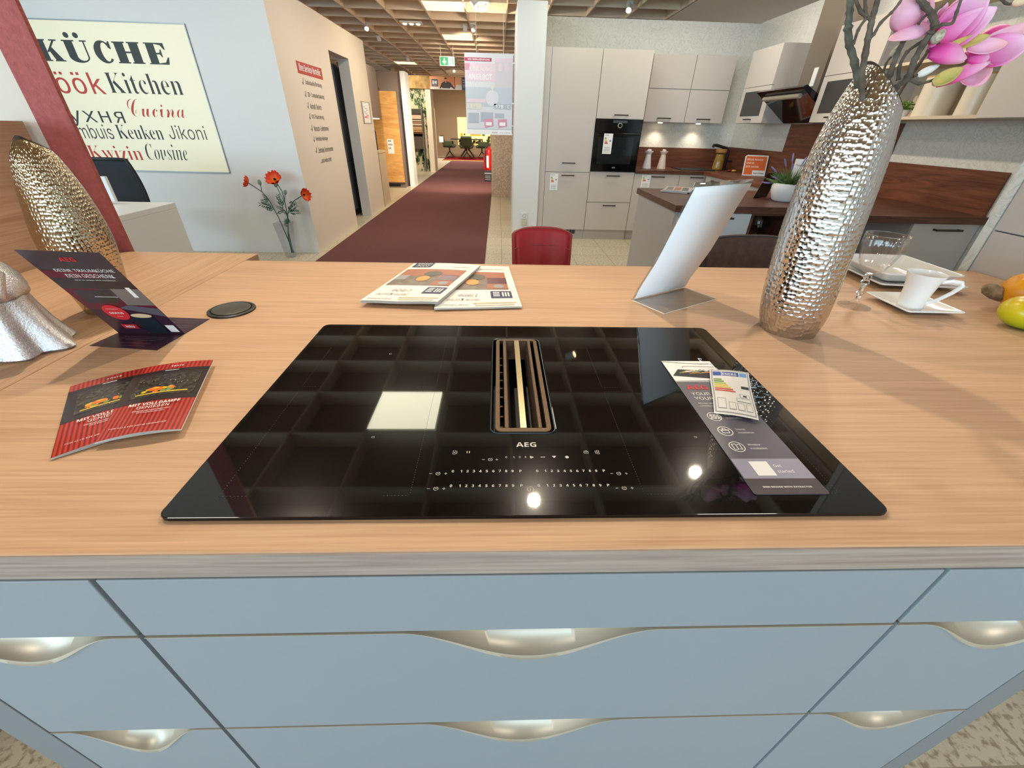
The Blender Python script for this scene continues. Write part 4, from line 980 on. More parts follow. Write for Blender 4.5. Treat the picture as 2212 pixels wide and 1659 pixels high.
put('base_plate', mb, m_acr, sh)
mb = MB()
for a_, b_ in ((BL+nf*.105, BR+nf*.105), (BL+nf*.002, BL+nf*.105), (BR+nf*.002, BR+nf*.105)): mb.tube([a_-Z*.001, b_-Z*.001], .0011, 4)
put('polished_edge', mb, mat('edge_glow', (232, 224, 205), .3), sh)
# ------------------------------------------------------------------ figurine, dishes, fruit, stools
m_glit = mat('silver_glitter', (206, 204, 206), .32, .95, noise=(420, (236, 236, 242), .12), bump=(420, .6, .0018))
fg = thing('robed_figurine', 'silver glittering robed figurine at the left edge, in front of the warm silver vase', 'figurine', (-.935, .405, ZT))
def folds(a, z, i):
    k = max(0, 1-z/.13)
    return 1+.13*k*math.sin(7*a+1.0)+.05*k*math.sin(11*a+2+z*20)+.20*k*max(0, math.cos(a-.15))**6
put('robe', MB().lathe([(0, .0005), (.066, .0005), (.0685, .004), (.062, .02), (.0545, .045), (.049, .075), (.046, .10), (.047, .122), (.043, .14), (.034, .16), (.020, .172), (.012, .18)], (-.935, .405, ZT), 72, mod=folds), m_glit, fg, smooth=True)
put('shawl', MB().lathe([(.047, .098), (.053, .104), (.054, .112), (.050, .13), (.042, .148), (.03, .166), (.016, .178)], (-.935, .405, ZT), 60, mod=lambda a, z, i: 1+.03*math.sin(9*a+z*90)), m_glit, fg, smooth=True, solid=.002)
put('head', MB().ell((-.935, .402, ZT+.20), (.019, .021, .025)), m_glit, fg, smooth=True)
for s_ in (-1, 1): put('sleeve', MB().tube([(-.935+s_*.040, .40, ZT+.145), (-.935+s_*.050, .375, ZT+.115), (-.935+s_*.022, .352, ZT+.118)], [.014, .016, .010], 12), m_glit, fg, smooth=True)

# wine glass
m_glassw = glass('lead_glass', (255, 255, 255), .0, 1.7)
m_crystal = mat('crystal', (255, 255, 255), .0, trans=1, ior=1.5)
m_glass = glass('clear_glass', (248, 249, 250), .0, 1.5)
wg = thing('wine_glass', 'cut crystal wine glass standing beside the silver vase', 'glass', (.876, .670, ZT))
def flute(a, z, i): return 1+.018*math.cos(20*a)*(1 if z < .155 else max(0, (.172-z)/.017))
put('foot', MB().lathe([(.001, .0008), (.036, .0008), (.0365, .002), (.03, .0045), (.012, .009), (.006, .016)], (.876, .670, ZT), 40), m_glassw, wg, smooth=True)
put('stem', MB().lathe([(.006, .016), (.0045, .022), (.005, .03), (.0085, .036), (.0055, .042), (.0042, .05), (.0065, .058), (.0095, .064), (.0065, .071), (.0095, .077), (.006, .084)], (.876, .670, ZT), 8), m_crystal, wg)
put('bowl', MB().lathe([(.004, .084), (.014, .089), (.025, .100), (.032, .115), (.038, .134), (.0425, .155), (.0438, .178)], (.876, .670, ZT), 120, mod=flute), m_glassw, wg, smooth=True, solid=.0016)
put('rim', MB().lathe([(.0431, .1775), (.0445, .1775), (.0445, .1792), (.0431, .1792), (.0431, .1775)], (.876, .670, ZT), 60), m_glassw, wg, smooth=True)
# square dishes
m_china = mat('white_china', (240, 238, 234), .12, coat=.3)
def square_dish(mb, c, half, rot, z0, zr, well, rad=.012, zc=.0, th=.004, lift=.0):
    """square plate: flat well, sides flaring up to a rim with raised corners"""
    cr, sr = math.cos(rot), math.sin(rot)
    def P_(x, y, z): return Vector((c[0]+x*cr-y*sr, c[1]+x*sr+y*cr, z))
    rings = [(.001, 0, .3), (well*.8, 0, .2), (well, .0005, .2), (well+(half-well)*.4, (zr-z0)*.35, .15), (half*.97, (zr-z0)*.93, .10), (half, zr-z0, .08)]
    n = 8; vs = []; cnt = None
    for h, z, rr_ in rings:
        pts = rrect(-h, h, -h, h, h*rr_, 4)
        # corners rise a little
        ring_ = []
        for x, y in pts:
            k = min(abs(x), abs(y))/h; ring_.append(P_(x, y, z0+z+lift*(k**3)*(h/half)**2))
        cnt = len(ring_); vs += ring_
    fs = [(i*cnt+k, i*cnt+(k+1) % cnt, (i+1)*cnt+(k+1) % cnt, (i+1)*cnt+k) for i in range(len(rings)-1) for k in range(cnt)]
    return mb.add(vs, fs)
o = put('saucer', square_dish(MB(), (1.028, .670), .072, -.02, ZT+.004, ZT+.013, .038, lift=.002), m_china, loc=(1.028, .67, ZT), smooth=True, solid=.004, sub=1)
tag(o, 'square white saucer under the cup', 'saucer')
cup = thing('cup', 'white coffee cup with angular handle standing on the square saucer', 'cup', (1.004, .652, ZT+.007))
rc_ = Vector((.68, -.733, 0))
cc = (1.002, .650, ZT+.0065)
put('body', MB().lathe([(0, .0035), (.0225, .0035), (.0245, .0008), (.0258, .003), (.0272, .02), (.0292, .045), (.0330, .068), (.039, .0865), (.0396, .0885), (.0380, .0882), (.0316, .067), (.0276, .044), (.0254, .02), (.022, .008), (0, .007)], cc, 48), m_china, cup, smooth=True, sharp=50)
H = lambda a_, z_: Vector(cc)+rc_*a_+Z*z_
put('handle', MB().tube([H(.034, .074), H(.050, .080), H(.066, .080), H(.0695, .074), H(.060, .055), H(.044, .034), H(.026, .018)], [.0045, .0048, .005, .005, .0046, .0044, .004], 10), m_china, cup, smooth=True)
o = put('plate', square_dish(MB(), (1.176, .905), .122, -.09, ZT+.005, ZT+.016, .065, lift=.003), m_china, loc=(1.176, .905, ZT), smooth=True, solid=.005, sub=1)
tag(o, 'large square white plate at the bottom of the stack', 'plate')
o = put('deep_plate', square_dish(MB(), (1.165, .905), .112, -.06, ZT+.013, ZT+.044, .068, lift=.004), m_china, loc=(1.165, .905, ZT+.013), smooth=True, solid=.005, sub=1)
tag(o, 'square white deep plate stacked on the larger plate', 'plate')
# fruit
m_mango = bpy.data.materials.new('mango_skin'); m_mango.use_nodes = True; nt = m_mango.node_tree; b = nt.nodes['Principled BSDF']; b.inputs['Roughness'].default_value = .3
a = nt.nodes.new('ShaderNodeAttribute'); a.attribute_name = 't'; n_ = nt.nodes.new('ShaderNodeTexNoise'); n_.inputs['Scale'].default_value = 9; tc = nt.nodes.new('ShaderNodeTexCoord'); nt.links.new(tc.outputs['Object'], n_.inputs['Vector'])
ad = nt.nodes.new('ShaderNodeMath'); ad.operation = 'MULTIPLY_ADD'; ad.inputs[1].default_value = .35; nt.links.new(n_.outputs['Fac'], ad.inputs[0]); nt.links.new(a.outputs['Fac'], ad.inputs[2])
rp = nt.nodes.new('ShaderNodeValToRGB'); rp.color_ramp.elements.new(.5)
for e, (p, c) in zip(rp.color_ramp.elements, ((.2, (222, 168, 10)), (.6, (206, 186, 20)), (.95, (168, 182, 30)))): e.position = p; e.color = lin4(c)
nt.links.new(ad.outputs[0], rp.inputs[0]); nt.links.new(rp.outputs[0], b.inputs['Base Color'])
def mango_fn(p): return Vector((p.x*(1+.12*p.x), p.y, p.z*(1-.12*p.x)))
o = put('mango', MB().ell((1.196, .536, ZT+.0385), (.078, .05, .038), Matrix.Rotation(-.45, 3, 'Z'), 32, 22, fn=mango_fn), m_mango, loc=(1.196, .536, ZT), smooth=True)
tag(o, 'yellow-green mango lying at the right edge of the worktop', 'fruit')
gd = thing('gourd', 'orange gourd with dry brown stem behind the mango at the right edge', 'fruit', (1.30, .655, ZT))
put('flesh', MB().ell((1.302, .655, ZT+.048), (.056, .052, .048), None, 36, 18, fn=lambda p: p*(1+.03*math.cos(6*math.atan2(p.y, p.x)))), mat('orange_skin', (236, 156, 24), .35), gd, smooth=True)
st = [Vector(at(2200, 640, 1, .655)), Vector(at(2182, 643, 1, .66)), Vector(at(2166, 640, 1, .67)), Vector(at(2150, 632, 1, .68)), Vector(at(2136, 624, 1, .685)), Vector(at(2128, 618, 1, .69))]
put('stem', MB().tube(st, [.007, .009, .015, .018, .016, .008], 9), mat('dry_stem', (112, 88, 62), .9, noise=(60, (164, 140, 108), .2), bump=(80, 1.0, .006)), gd, smooth=True)

# bar stools at the far side
m_redl = mat('red_leather', (186, 42, 52), .42, bump=(240, .12, .002)); m_brl = mat('brown_suede', (92, 70, 60), .9, noise=(30, (74, 56, 48), .2)); m_pip = mat('dark_piping', (40, 36, 38), .5); m_chrome = mat('chrome', (220, 220, 222), .12, 1)
def stool(label, cx, cy, w, ztop, m, seams, flare=0.0, slope=0.0, mp=None):
    t = thing('bar_stool', label, 'stool', (cx, cy, 0), 'bar stools at the far side of the island')
    def back(u_, v_):
        z = .66+(ztop-.66)*v_; q = (u_-.5)*2; ww = w*(1-.10*(1-v_)+flare*v_)
        edge = abs(q)**8*.0
        return Vector((cx+q*ww/2, cy+.10*(v_)-.07*(1-q*q)*(-1)*.6-.04, z-.014*abs(q)**5*v_+slope*q*v_))
    put('backrest', MB().grid(back, 20, 12), m, t, smooth=True, solid=.05, bevel=.012)
    put('seat', MB().lathe([(0, .60), (w*.48, .60), (w*.52, .62), (w*.52, .655), (w*.47, .675), (0, .682)], (cx, cy+.0, 0), 28), m, t, smooth=True)
    if seams:
        for v_ in seams: put('seam', MB().tube([back(k/16, v_)+Vector((0, -.0262, 0)) for k in range(17)], .0022, 6), mp or m, t)
    pts = [back(k/20, 1)+Vector((0, -.025, .0)) for k in range(21)]
    put('piping', MB().tube([back(0, 0)+Vector((-.0, -.024, 0))]+[back(0, .5)+Vector((0, -.024, 0))]+pts+[back(1, .5)+Vector((0, -.024, 0)), back(1, 0)+Vector((0, -.024, 0))], .0035, 6), mp or m, t)
    put('column', MB().lathe([(.03, .02), (.03, .35), (.022, .36), (.022, .60)], (cx, cy, 0), 20), m_chrome, t, smooth=True)
    put('base', MB().lathe([(0, .0), (.21, .0), (.21, .008), (.04, .022), (0, .022)], (cx, cy, 0), 40), m_chrome, t, smooth=True)
    put('footrest', MB().tube([(cx+.15*math.cos(a_), cy+.15*math.sin(a_), .28) for a_ in [2*PI*k/28 for k in range(29)]], .009, 8).tube([(cx-.15, cy, .28), (cx+.15, cy, .28)], .008, 6), m_chrome, t, smooth=True)
    return t
stool('red leather bar stool behind the worktop, near the newspapers', .135, 1.36, .235, .936, m_redl, (.78,), .0, 0, mat('red_seam', (170, 70, 70), .5))
stool('brown suede bar stool with dark piping behind the worktop, next to the sign holder', .985, 1.36, .36, .918, m_brl, (), .0, .006, m_pip)
# ------------------------------------------------------------------ left background : illuminated word sign, desk, poppies
WS = Vector((0, 4.54, 0)); SU = Vector((1, 0, 0)); SV = Vector((0, 0, 1))
sg = thing('illuminated_sign', 'glowing cream wall sign with the word kitchen in many languages', 'sign', (-3.58, 4.53, .812))
m_sign = mat('sign_glow', (238, 232, 204), .5, emit=.16); m_sgrey = mat('sign_letter_grey', (62, 66, 66), .6); m_sred = mat('sign_letter_red', (196, 70, 62), .6); m_alu = mat('sign_edge', (150, 152, 152), .4, .6)
put('light_box', MB().box(-4.36, -2.832, 4.532, 4.541, .812, 1.978), m_sign, sg)
put('edge_frame', MB().box(-4.37, -4.36, 4.528, 4.541, .802, 1.988).box(-2.832, -2.824, 4.528, 4.541, .804, 1.986).box(-4.36, -2.832, 4.528, 4.541, 1.978, 1.986).box(-4.36, -2.832, 4.528, 4.541, .804, .812), m_alu, sg)
def sl(mb, s, x0, x1, zb, h=None, font=INTER, bold=0, mi=0, shear=0):
    text(mb, s, Vector((x0, 4.5315, zb)), SU, SV, width=x1-x0, height=h, font=font, bold=bold, mi=mi, shear=shear, lift=.0006)
def mb_(s, base):     # serif letters from the mathematical alphabets
    out = ''
    for c in s:
        if 'A' <= c <= 'Z': out += chr(base+ord(c)-65)
        elif 'a' <= c <= 'z': out += chr(base+26+ord(c)-97)
        else: out += c
    return out
SER = 0x1D400 if MATHF else None
def serif(s): return mb_(s, 0x1D400) if MATHF else s
F_ = MATHF or INTER
mb = MB()
# KUCHE in fat didone capitals, drawn as outlines
PLY = [0]
def poly(x, z, pts, w, h, mi=0):
    PLY[0] += 1; yy = 4.5309-.00006*(PLY[0] % 12)
    mb.add([Vector((x+p[0]*w, yy, z+p[1]*h)) for p in pts], [tuple(range(len(pts)))], mi)
zb, hh = 1.69, .155
def fat_K(x, w):
    poly(x, zb, [(0,0),(.5,0),(.5,.06),(.43,.06),(.43,.94),(.5,.94),(.5,1),(0,1),(0,.94),(.07,.94),(.07,.06),(0,.06)], w, hh)
    poly(x, zb, [(.43,.45),(.80,.94),(.68,.94),(.68,1),(1,1),(1,.94),(.9,.94),(.48,.40)], w, hh); poly(x, zb, [(.52,.50),(.68,.66),(1.0,.06),(1.08,.06),(1.08,0),(.62,0),(.62,.06),(.66,.06)], w, hh)
def fat_U(x, w):
    poly(x, zb, [(0,.94),(.08,.94),(.08,.25),(.42,.25),(.42,.94),(.5,.94),(.5,1),(0,1)], w, hh)
    poly(x, zb, [(.84,.25),(.90,.25),(.90,.94),(1,.94),(1,1),(.72,1),(.72,.94),(.84,.94)], w, hh)
    o_ = [(.49-.41*math.cos(PI*k/14), .25-.29*math.sin(PI*k/14)) for k in range(15)]; i_ = [(.63-.21*math.cos(PI*k/14), .25-.19*math.sin(PI*k/14)) for k in range(15)]
    for k in range(14): poly(x, zb, [o_[k], o_[k+1], i_[k+1], i_[k]], w, hh)
    for dx in (.28, .66): mb.add([Vector((x+(dx+.11*math.cos(2*PI*k/14))*w, 4.5309, zb+(1.22+.13*math.sin(2*PI*k/14))*hh)) for k in range(14)], [tuple(range(14))], 0)
def fat_C(x, w):
    n = 18; o_ = [(.5+.5*math.cos(math.radians(a_)), .5+.53*math.sin(math.radians(a_))) for a_ in [40+i*(280/n) for i in range(n+1)]]
    i_ = [(.60+.22*math.cos(math.radians(a_)), .5+.44*math.sin(math.radians(a_))) for a_ in [40+i*(280/n) for i in range(n+1)]]
    for k in range(n): poly(x, zb, [o_[k], o_[k+1], i_[k+1], i_[k]], w, hh)
    poly(x, zb, [(.78,.72),(.9,.64),(.94,.64),(.94,1),(.88,1),(.80,.9)], w, hh)
def fat_H(x, w):
    for d in (0, .54): poly(x+d*w, zb, [(0,0),(.46,0),(.46,.06),(.40,.06),(.40,.94),(.46,.94),(.46,1),(0,1),(0,.94),(.06,.94),(.06,.06),(0,.06)], w, hh)
    poly(x, zb, [(.38,.48),(.62,.48),(.62,.56),(.38,.56)], w, hh)
def fat_E(x, w):
    poly(x, zb, [(0,0),(.52,0),(.52,.05),(.46,.05),(.46,.95),(.52,.95),(.52,1),(0,1),(0,.95),(.08,.95),(.08,.05),(0,.05)], w, hh)
    poly(x, zb, [(.46,0),(.92,0),(1,.34),(.94,.34),(.78,.10),(.46,.05)], w, hh); poly(x, zb, [(.46,1),(.90,1),(.92,.70),(.86,.70),(.74,.90),(.46,.95)], w, hh); poly(x, zb, [(.46,.47),(.62,.47),(.68,.34),(.72,.34),(.72,.70),(.68,.70),(.62,.55),(.46,.54)], w, hh)
fat_K(-4.20, .20); fat_U(-3.955, .215); fat_C(-3.70, .165); fat_H(-3.52, .235); fat_E(-3.245, .19)
sl(mb, 'Köök', -4.32, -3.745, 1.452, .165, MONO or INTER, .0, 1)
sl(mb, serif('Kitchen'), -3.70, -3.03, 1.462, .158, F_, -.010)
sl(mb, 'Кухня', -4.33, -3.675, 1.222, .16, MONO or INTER, -.004)
if MATHF: sl(mb, mb_('Cucina', 0x1D4D0), -3.60, -3.085, 1.278, .14, F_, -.008, 1)
else: sl(mb, 'Cucina', -3.60, -3.085, 1.278, .14, INTER, -.01, 1, .2)
sl(mb, 'Kombuis', -4.32, -3.845, 1.086, .122, INTER, -.004)
sl(mb, serif('Keuken'), -3.80, -3.365, 1.090, .118, F_, -.010)
sl(mb, 'Jikoni', -3.305, -2.945, 1.098, .118, INTER, -.006)
sl(mb, serif('Kwizin'), -4.16, -3.645, .905, .122, F_, -.010, 1)
if MATHF: sl(mb, mb_('Cousine', 0x1D468), -3.60, -3.195, .912, .14, F_, -.010)
else: sl(mb, 'Cousine', -3.60, -3.195, .912, .14, INTER, -.01, 0, .25)
put('lettering', mb, [m_sgrey, m_sred], sg)

# white desk, monitor, office chair
m_lam = mat('white_laminate', (222, 222, 222), .4)
dk = thing('reception_desk', 'white desk in front of the glowing sign', 'desk', (-2.85, 2.66, 0))
put('desk_top', MB().box(-3.5, -2.43, 2.25, 3.03, .715, .75), m_lam, dk, bevel=.002)
put('side_panel', MB().box(-2.47, -2.43, 2.27, 3.03, 0, .715), m_lam, dk)
put('side_panel', MB().box(-3.5, -3.46, 2.27, 3.03, 0, .715), m_lam, dk)
put('modesty_panel', MB().box(-3.46, -2.47, 2.3, 2.32, .1, .715), m_lam, dk)
mo = thing('desk_monitor', 'white-backed monitor edge on the desk, between red column and black chair', 'monitor', (-2.93, 2.85, .75))
put('screen', MB().box(-3.25, -2.762, 2.92, 2.945, .765, .925), m_lam, mo, bevel=.004)
put('stand', MB().box(-3.1, -3.0, 2.86, 3.0, .7505, .76).box(-3.07, -3.03, 2.945, 2.96, .76, .85), m_lam, mo)
oc = thing('office_chair', 'black office chair behind the white desk', 'chair', (-3.2, 3.6, 0))
m_mesh = mat('black_mesh', (40, 44, 48), .8); m_bk = mat('black_frame', (24, 25, 27), .5)
def cb(u_, v_):
    q = (u_-.5)*2; w = .20+.045*math.sin(PI*(1-v_)*.55+.3)
    return Vector((-3.235+q*w, 3.55+.05*q*q*-1+.02*math.sin(3*v_), .58+.405*v_))
put('backrest', MB().grid(cb, 12, 10), m_mesh, oc, smooth=True, solid=.015)
put('back_frame', MB().tube([cb(0, k/10) for k in range(11)]+[cb(k/10, 1) for k in range(1, 11)]+[cb(1, 1-k/10) for k in range(1, 11)], .013, 8), m_bk, oc, smooth=True)
put('seat', MB().box(-3.60, -3.12, 3.55, 3.98, .42, .48), m_mesh, oc, bevel=.02)
put('column', MB().tube([(-3.235, 3.77, .1), (-3.235, 3.77, .44)], .03, 12), m_bk, oc)
for k in range(5):
    a_ = 2*PI*k/5; put('foot', MB().tube([(-3.235, 3.77, .10), (-3.235+.29*math.cos(a_), 3.77+.29*math.sin(a_), .06)], [.024, .016], 8).ell((-3.235+.29*math.cos(a_), 3.77+.29*math.sin(a_), .028), (.028, .028, .028), None, 12, 8), m_bk, oc, smooth=True)

# poppies in a tall glass vase on the floor
gv = thing('glass_vase', 'slim clear glass vase on the floor holding the orange poppies', 'vase', (-2.335, 4.36, 0))
def sq(h, z): return [(-2.335-h, 4.36-h, z), (-2.335+h, 4.36-h, z), (-2.335+h, 4.36+h, z), (-2.335-h, 4.36+h, z)]
mb = MB(); mb.add(sq(.042, .018)+sq(.072, .36), [(0,1,5,4),(1,2,6,5),(2,3,7,6),(3,0,4,7)])
put('walls', mb, m_glass, gv, solid=.004)
put('thick_base', MB().box(-2.378, -2.292, 4.317, 4.403, .0005, .018), m_glass, gv, bevel=.004)
put('rim', MB().tube([sq(.072, .361)[k % 4] for k in range(5)], .0025, 6), m_glass, gv)
m_stem = mat('poppy_stem', (70, 96, 92), .7); m_pleaf = mat('poppy_leaf', (48, 92, 78), .7); m_pop = blend_attr('poppy_petal', [(0, (226, 150, 30)), (.35, (236, 92, 24)), (1, (206, 38, 18))], .6); m_pbud = mat('poppy_bud', (120, 138, 124), .8); m_pcore = mat('poppy_heart', (40, 20, 16), .9)
def pp(x, y, dy=0.0): return at(490+x/7.9, 360+y/7.9, 1, 4.38+dy)
def poppy(label, stem, head, openv, size, buds, leaves):
    t = thing('poppy', label, 'flower', pp(*stem[0]), 'poppies in the glass vase')
    put('stem', MB().tube([pp(*p) for p in stem], [.006]*2+[.0045]*(len(stem)-2), 7), m_stem, t, smooth=True)
    c = Vector(pp(*head)); d = Vector(openv).normalized(); s1 = d.orthogonal().normalized(); s2 = d.cross(s1)
    for k in range(6):
        a_ = k*PI/3; rad = s1*math.cos(a_)+s2*math.sin(a_); sd = d.cross(rad)
        wob = random.uniform(.8, 1.1)
        def fn(u_, v_, rad=rad, sd=sd, wob=wob):
            q = (u_-.5)*2; w = size*1.15*math.sin(PI*(.15+.7*v_))*1.1
            return c+rad*(size*wob*v_)+d*(size*(.55*v_*v_+.1*math.sin(8*u_)*v_))+sd*(q*w*.5)+d*(.12*size*q*q*v_)
        put('petal', MB().grid(fn, 8, 6), m_pop, t, smooth=True, solid=.001)
    put('heart', MB().ell(c+d*size*.15, (size*.16, size*.16, size*.14)), m_pcore, t, smooth=True)
    for (a_, b_, c2) in buds:
        put('bud_stalk', MB().tube([pp(*a_), pp(*b_)], .0035, 6), m_stem, t)
        A, B = pp(*b_), pp(*c2); M_ = (B-A).to_track_quat('Z', 'Y').to_matrix()
        put('bud', MB().ell((A+B)/2, (.017, .017, (B-A).length/2), M_, 12, 8), m_pbud, t, smooth=True)
    for (a_, b_) in leaves:
        A, B = Vector(pp(*a_)), Vector(pp(*b_)); d2 = (B-A); L = d2.length; d2.normalize(); mb = MB()
        sdv = d2.cross(Vector((0, 1, .25))).normalized(); mb.tube([A, A+d2*L*.5+Z*.01, B], [.004, .003, .001], 5)
        for k in range(6):
            q = .12+.8*k/6; p = A+d2*L*q; ln = L*.34*(1-.5*q)
            for sg_ in (-1, 1):
                tip = p+(sdv*sg_*.85+d2*.75)*ln+Vector((0, random.uniform(-.02, .02), 0)); mid = (p+tip)/2; w = d2*(ln*.24)
                mb.add([p, mid-w, tip, mid+w], [(0,1,2,3)])
        put('leaf', mb, m_pleaf, t)
poppy('orange poppy leaning left in the glass vase', [(1150, 1470), (1040, 1230), (880, 860), (720, 570), (600, 430), (480, 350), (370, 280)], (370, 275), (-.85, -.5, .45), .060, [((600, 430), (575, 320), (540, 220))], [((720, 575), (590, 460)), ((720, 575), (565, 590)), ((790, 700), (535, 630)), ((800, 730), (640, 710)), ((860, 800), (960, 760))])
poppy('open orange poppy in the middle of the glass vase', [(1110, 1470), (1050, 1200), (1030, 800), (980, 560), (940, 420), (860, 290)], (825, 225), (-.05, -.75, .66), .078, [((980, 600), (855, 350), (815, 290)), ((985, 600), (992, 480), (1000, 395))], [((1000, 760), (830, 670)), ((960, 700), (850, 450)), ((1040, 1000), (980, 880)), ((1040, 1030), (970, 960)), ((1030, 820), (940, 720)), ((950, 620), (870, 590))])
poppy('orange poppy leaning right in front of the beige wall corner', [(1130, 1470), (1050, 1100), (1040, 820), (1080, 680), (1150, 580), (1300, 485)], (1310, 480), (.75, -.35, .15), .060, [], [((1045, 780), (1260, 770)), ((1050, 760), (1200, 640)), ((1060, 620), (1200, 620)), ((1050, 900), (1085, 960)), ((1045, 860), (1030, 990)), ((1040, 800), (1010, 840))])

# ------------------------------------------------------------------ service wall : lettering, notice, dark cupboard in the opening
wl = thing('wall_lettering', 'red headline panel with a black checklist on the beige wall', 'lettering', (-2.09, 5.3, 1.3))
hp = MB(); hp.slab([(-2.0935, 4.985, 1.694), (-2.0935, 5.69, 1.690), (-2.0935, 5.69, 1.797), (-2.0935, 4.985, 1.797)], X, .003, 0)
text(hp, 'Ihre Service-Vorteile:', Vector((-2.0935, 5.335, 1.722)), Y, Z, width=.60, height=.062, align='c', mi=1, bold=.02, lift=.001, font=INTER)
put('headline_panel', hp, [mat('vinyl_red', (178, 58, 58), .5), m_wht], wl)
mb = MB()
for s, y0, y1, z in (('Individuelle Beratung', 5.125, 5.60, 1.600), ('3D-Computerplanung', 5.125, 5.61, 1.492), ('Aufmaß-Service', 5.13, 5.46, 1.392), ('0% Finanzierung', 5.12, 5.48, 1.292), ('Wunsch-Liefertermin', 5.11, 5.565, 1.186), ('Perfekte Montage', 5.11, 5.48, 1.082), ('Zentrales Servicecenter', 5.11, 5.60, .975)):
    text(mb, s, Vector((-2.0935, y0, z)), Y, Z, width=y1-y0, height=.052, lift=.001, bold=.004, valign='bot')
    stroke(mb, Vector((-2.0935, y0-.075, z)), Y, Z, [(0, .025), (.014, .004), (.034, .06)], .009, lift=.001)
text(mb, '...und vieles mehr', Vector((-2.0935, 5.115, .872)), Y, Z, width=.37, height=.05, lift=.001, valign='bot')
put('lettering', mb, m_ink, wl)
nc = thing('wall_notice', 'small printed notice in a clear holder near the end of the beige wall', 'notice', (-2.09, 7.36, 1.4))
put('clear_holder', MB().box(-2.094, -2.089, 7.12, 7.62, 1.26, 1.55), glass('holder_clear', (245, 245, 245)), nc)
mb = MB(); mb.slab([(-2.088, 7.19, 1.275), (-2.088, 7.54, 1.275), (-2.088, 7.54, 1.54), (-2.088, 7.19, 1.54)], X, .001, 0)
NU = lambda y, z: Vector((-2.088, y, z))
text(mb, 'AEG', NU(7.25, 1.51), Y, Z, height=.018, mi=2); 
for k in range(7): patch(mb, NU(7.22+.06*(k % 3), 1.48-.022*k), Y, Z, 0, .10+.03*(k % 2), 0, .008, 2 if k < 4 else 1, .0008)
text(mb, 'AKTION', NU(7.23, 1.335), Y, Z, height=.03, width=.2, mi=1, bold=.02)
put('printed_sheet', mb, [m_paperw, m_red, m_midgrey], nc)
tc_ = thing('tall_cabinet', 'dark grey tall cupboard standing inside the wall opening', 'cabinet', (-2.6, 6.7, 0))
m_anth = mat('anthracite_front', (74, 78, 86), .5)
put('body', MB().box(-3.0, -2.335, 6.12, 7.3, .08, 1.93), m_anth, tc_)
for (z0_, z1_) in ((.1, .775), (.781, 1.93)): put('door', MB().box(-2.334, -2.315, 6.13, 7.29, z0_, z1_), m_anth, tc_, bevel=.001)
pl = put('plinth', MB().box(-2.98, -2.34, 6.12, 7.3, 0, .08), m_anth, tc_)
mb = MB()
for k in range(3): mb.box(-2.339, -2.333, 6.4, 6.9, .02+.02*k, .03+.02*k)
put('vent_grille', mb, m_bk, tc_)
# ------------------------------------------------------------------ things along the corridor
m_beech = wood('warm_oak', (196, 136, 70), (232, 182, 112), (1.5, 9, 9), .45, .5, .1)
m_beige = mat('beige_front', (206, 184, 152), .5); m_taupe = mat('taupe_front', (120, 106, 98), .5)
t = thing('tall_cabinet', 'oak-fronted tall cabinet with dark side under the grey partition', 'cabinet', (-2.5, 10.5, 0))
put('body', MB().box(-3.0, -2.206, 10.34, 10.69, .1, 1.85), m_taupe, t)
d = put('door', MB().box(-2.995, -2.215, 10.318, 10.339, .12, 1.85), m_beech, t, bevel=.001)
put('plinth', MB().box(-2.99, -2.21, 10.36, 10.69, 0, .1), m_taupe, t)
mb = MB(); mb.box(-2.62, -2.33, 10.352, 10.36, .03, .08); put('vent_grille', mb, m_bk, t)
tg = thing('price_tag', 'white price tag on the oak-fronted tall cabinet', 'tag', (-2.42, 10.317, .85))
mb = MB(); mb.slab([(-2.515, 10.317, .70), (-2.375, 10.317, .70), (-2.375, 10.317, .98), (-2.515, 10.317, .98)], -Y, .003, 0)
for k, w in enumerate((.08, .1, .06)): patch(mb, Vector((-2.50, 10.317, .93-.07*k)), X, Z, 0, w, 0, .03, 1, .001)
put('card', mb, [m_wht, m_midgrey], tg)
t = thing('base_cabinet', 'low beige cabinet end standing past the beige service wall', 'cabinet', (-2.4, 8.0, 0))
put('body', MB().box(-2.75, -2.10, 7.75, 8.2, .0, .84), m_beige, t); put('side_panel', MB().box(-2.10, -2.082, 7.74, 8.21, 0, .84), m_beige, t)
put('worktop', MB().box(-2.77, -2.075, 7.735, 8.22, .84, .875), mat('beige_worktop', (222, 196, 156), .5), t)
tp_ = thing('kitchen_tap', 'dark bow tap on the low beige cabinet', 'tap', (-2.2, 8.0, .875))
put('spout', MB().tube([(-2.16, 8.0, .876), (-2.16, 8.0, 1.15), (-2.18, 8.0, 1.2), (-2.24, 8.0, 1.2), (-2.26, 8.0, 1.14)], .012, 8), m_bk, tp_, smooth=True)
t = thing('wall_cabinet', 'dark taupe wall cupboard with underside lamp, left of the oak-fronted cabinet', 'cabinet', (-2.7, 9.3, 1.36))
put('body', MB().box(-3.0, -2.52, 9.2, 10.0, 1.36, 2.2), m_taupe, t); put('door', MB().box(-2.519, -2.50, 9.21, 9.99, 1.362, 2.198), m_taupe, t)
put('underside_lamp', MB().box(-2.8, -2.53, 9.25, 9.95, 1.345, 1.359), mat('strip_glow', (255, 240, 205), .4, emit=3), t)
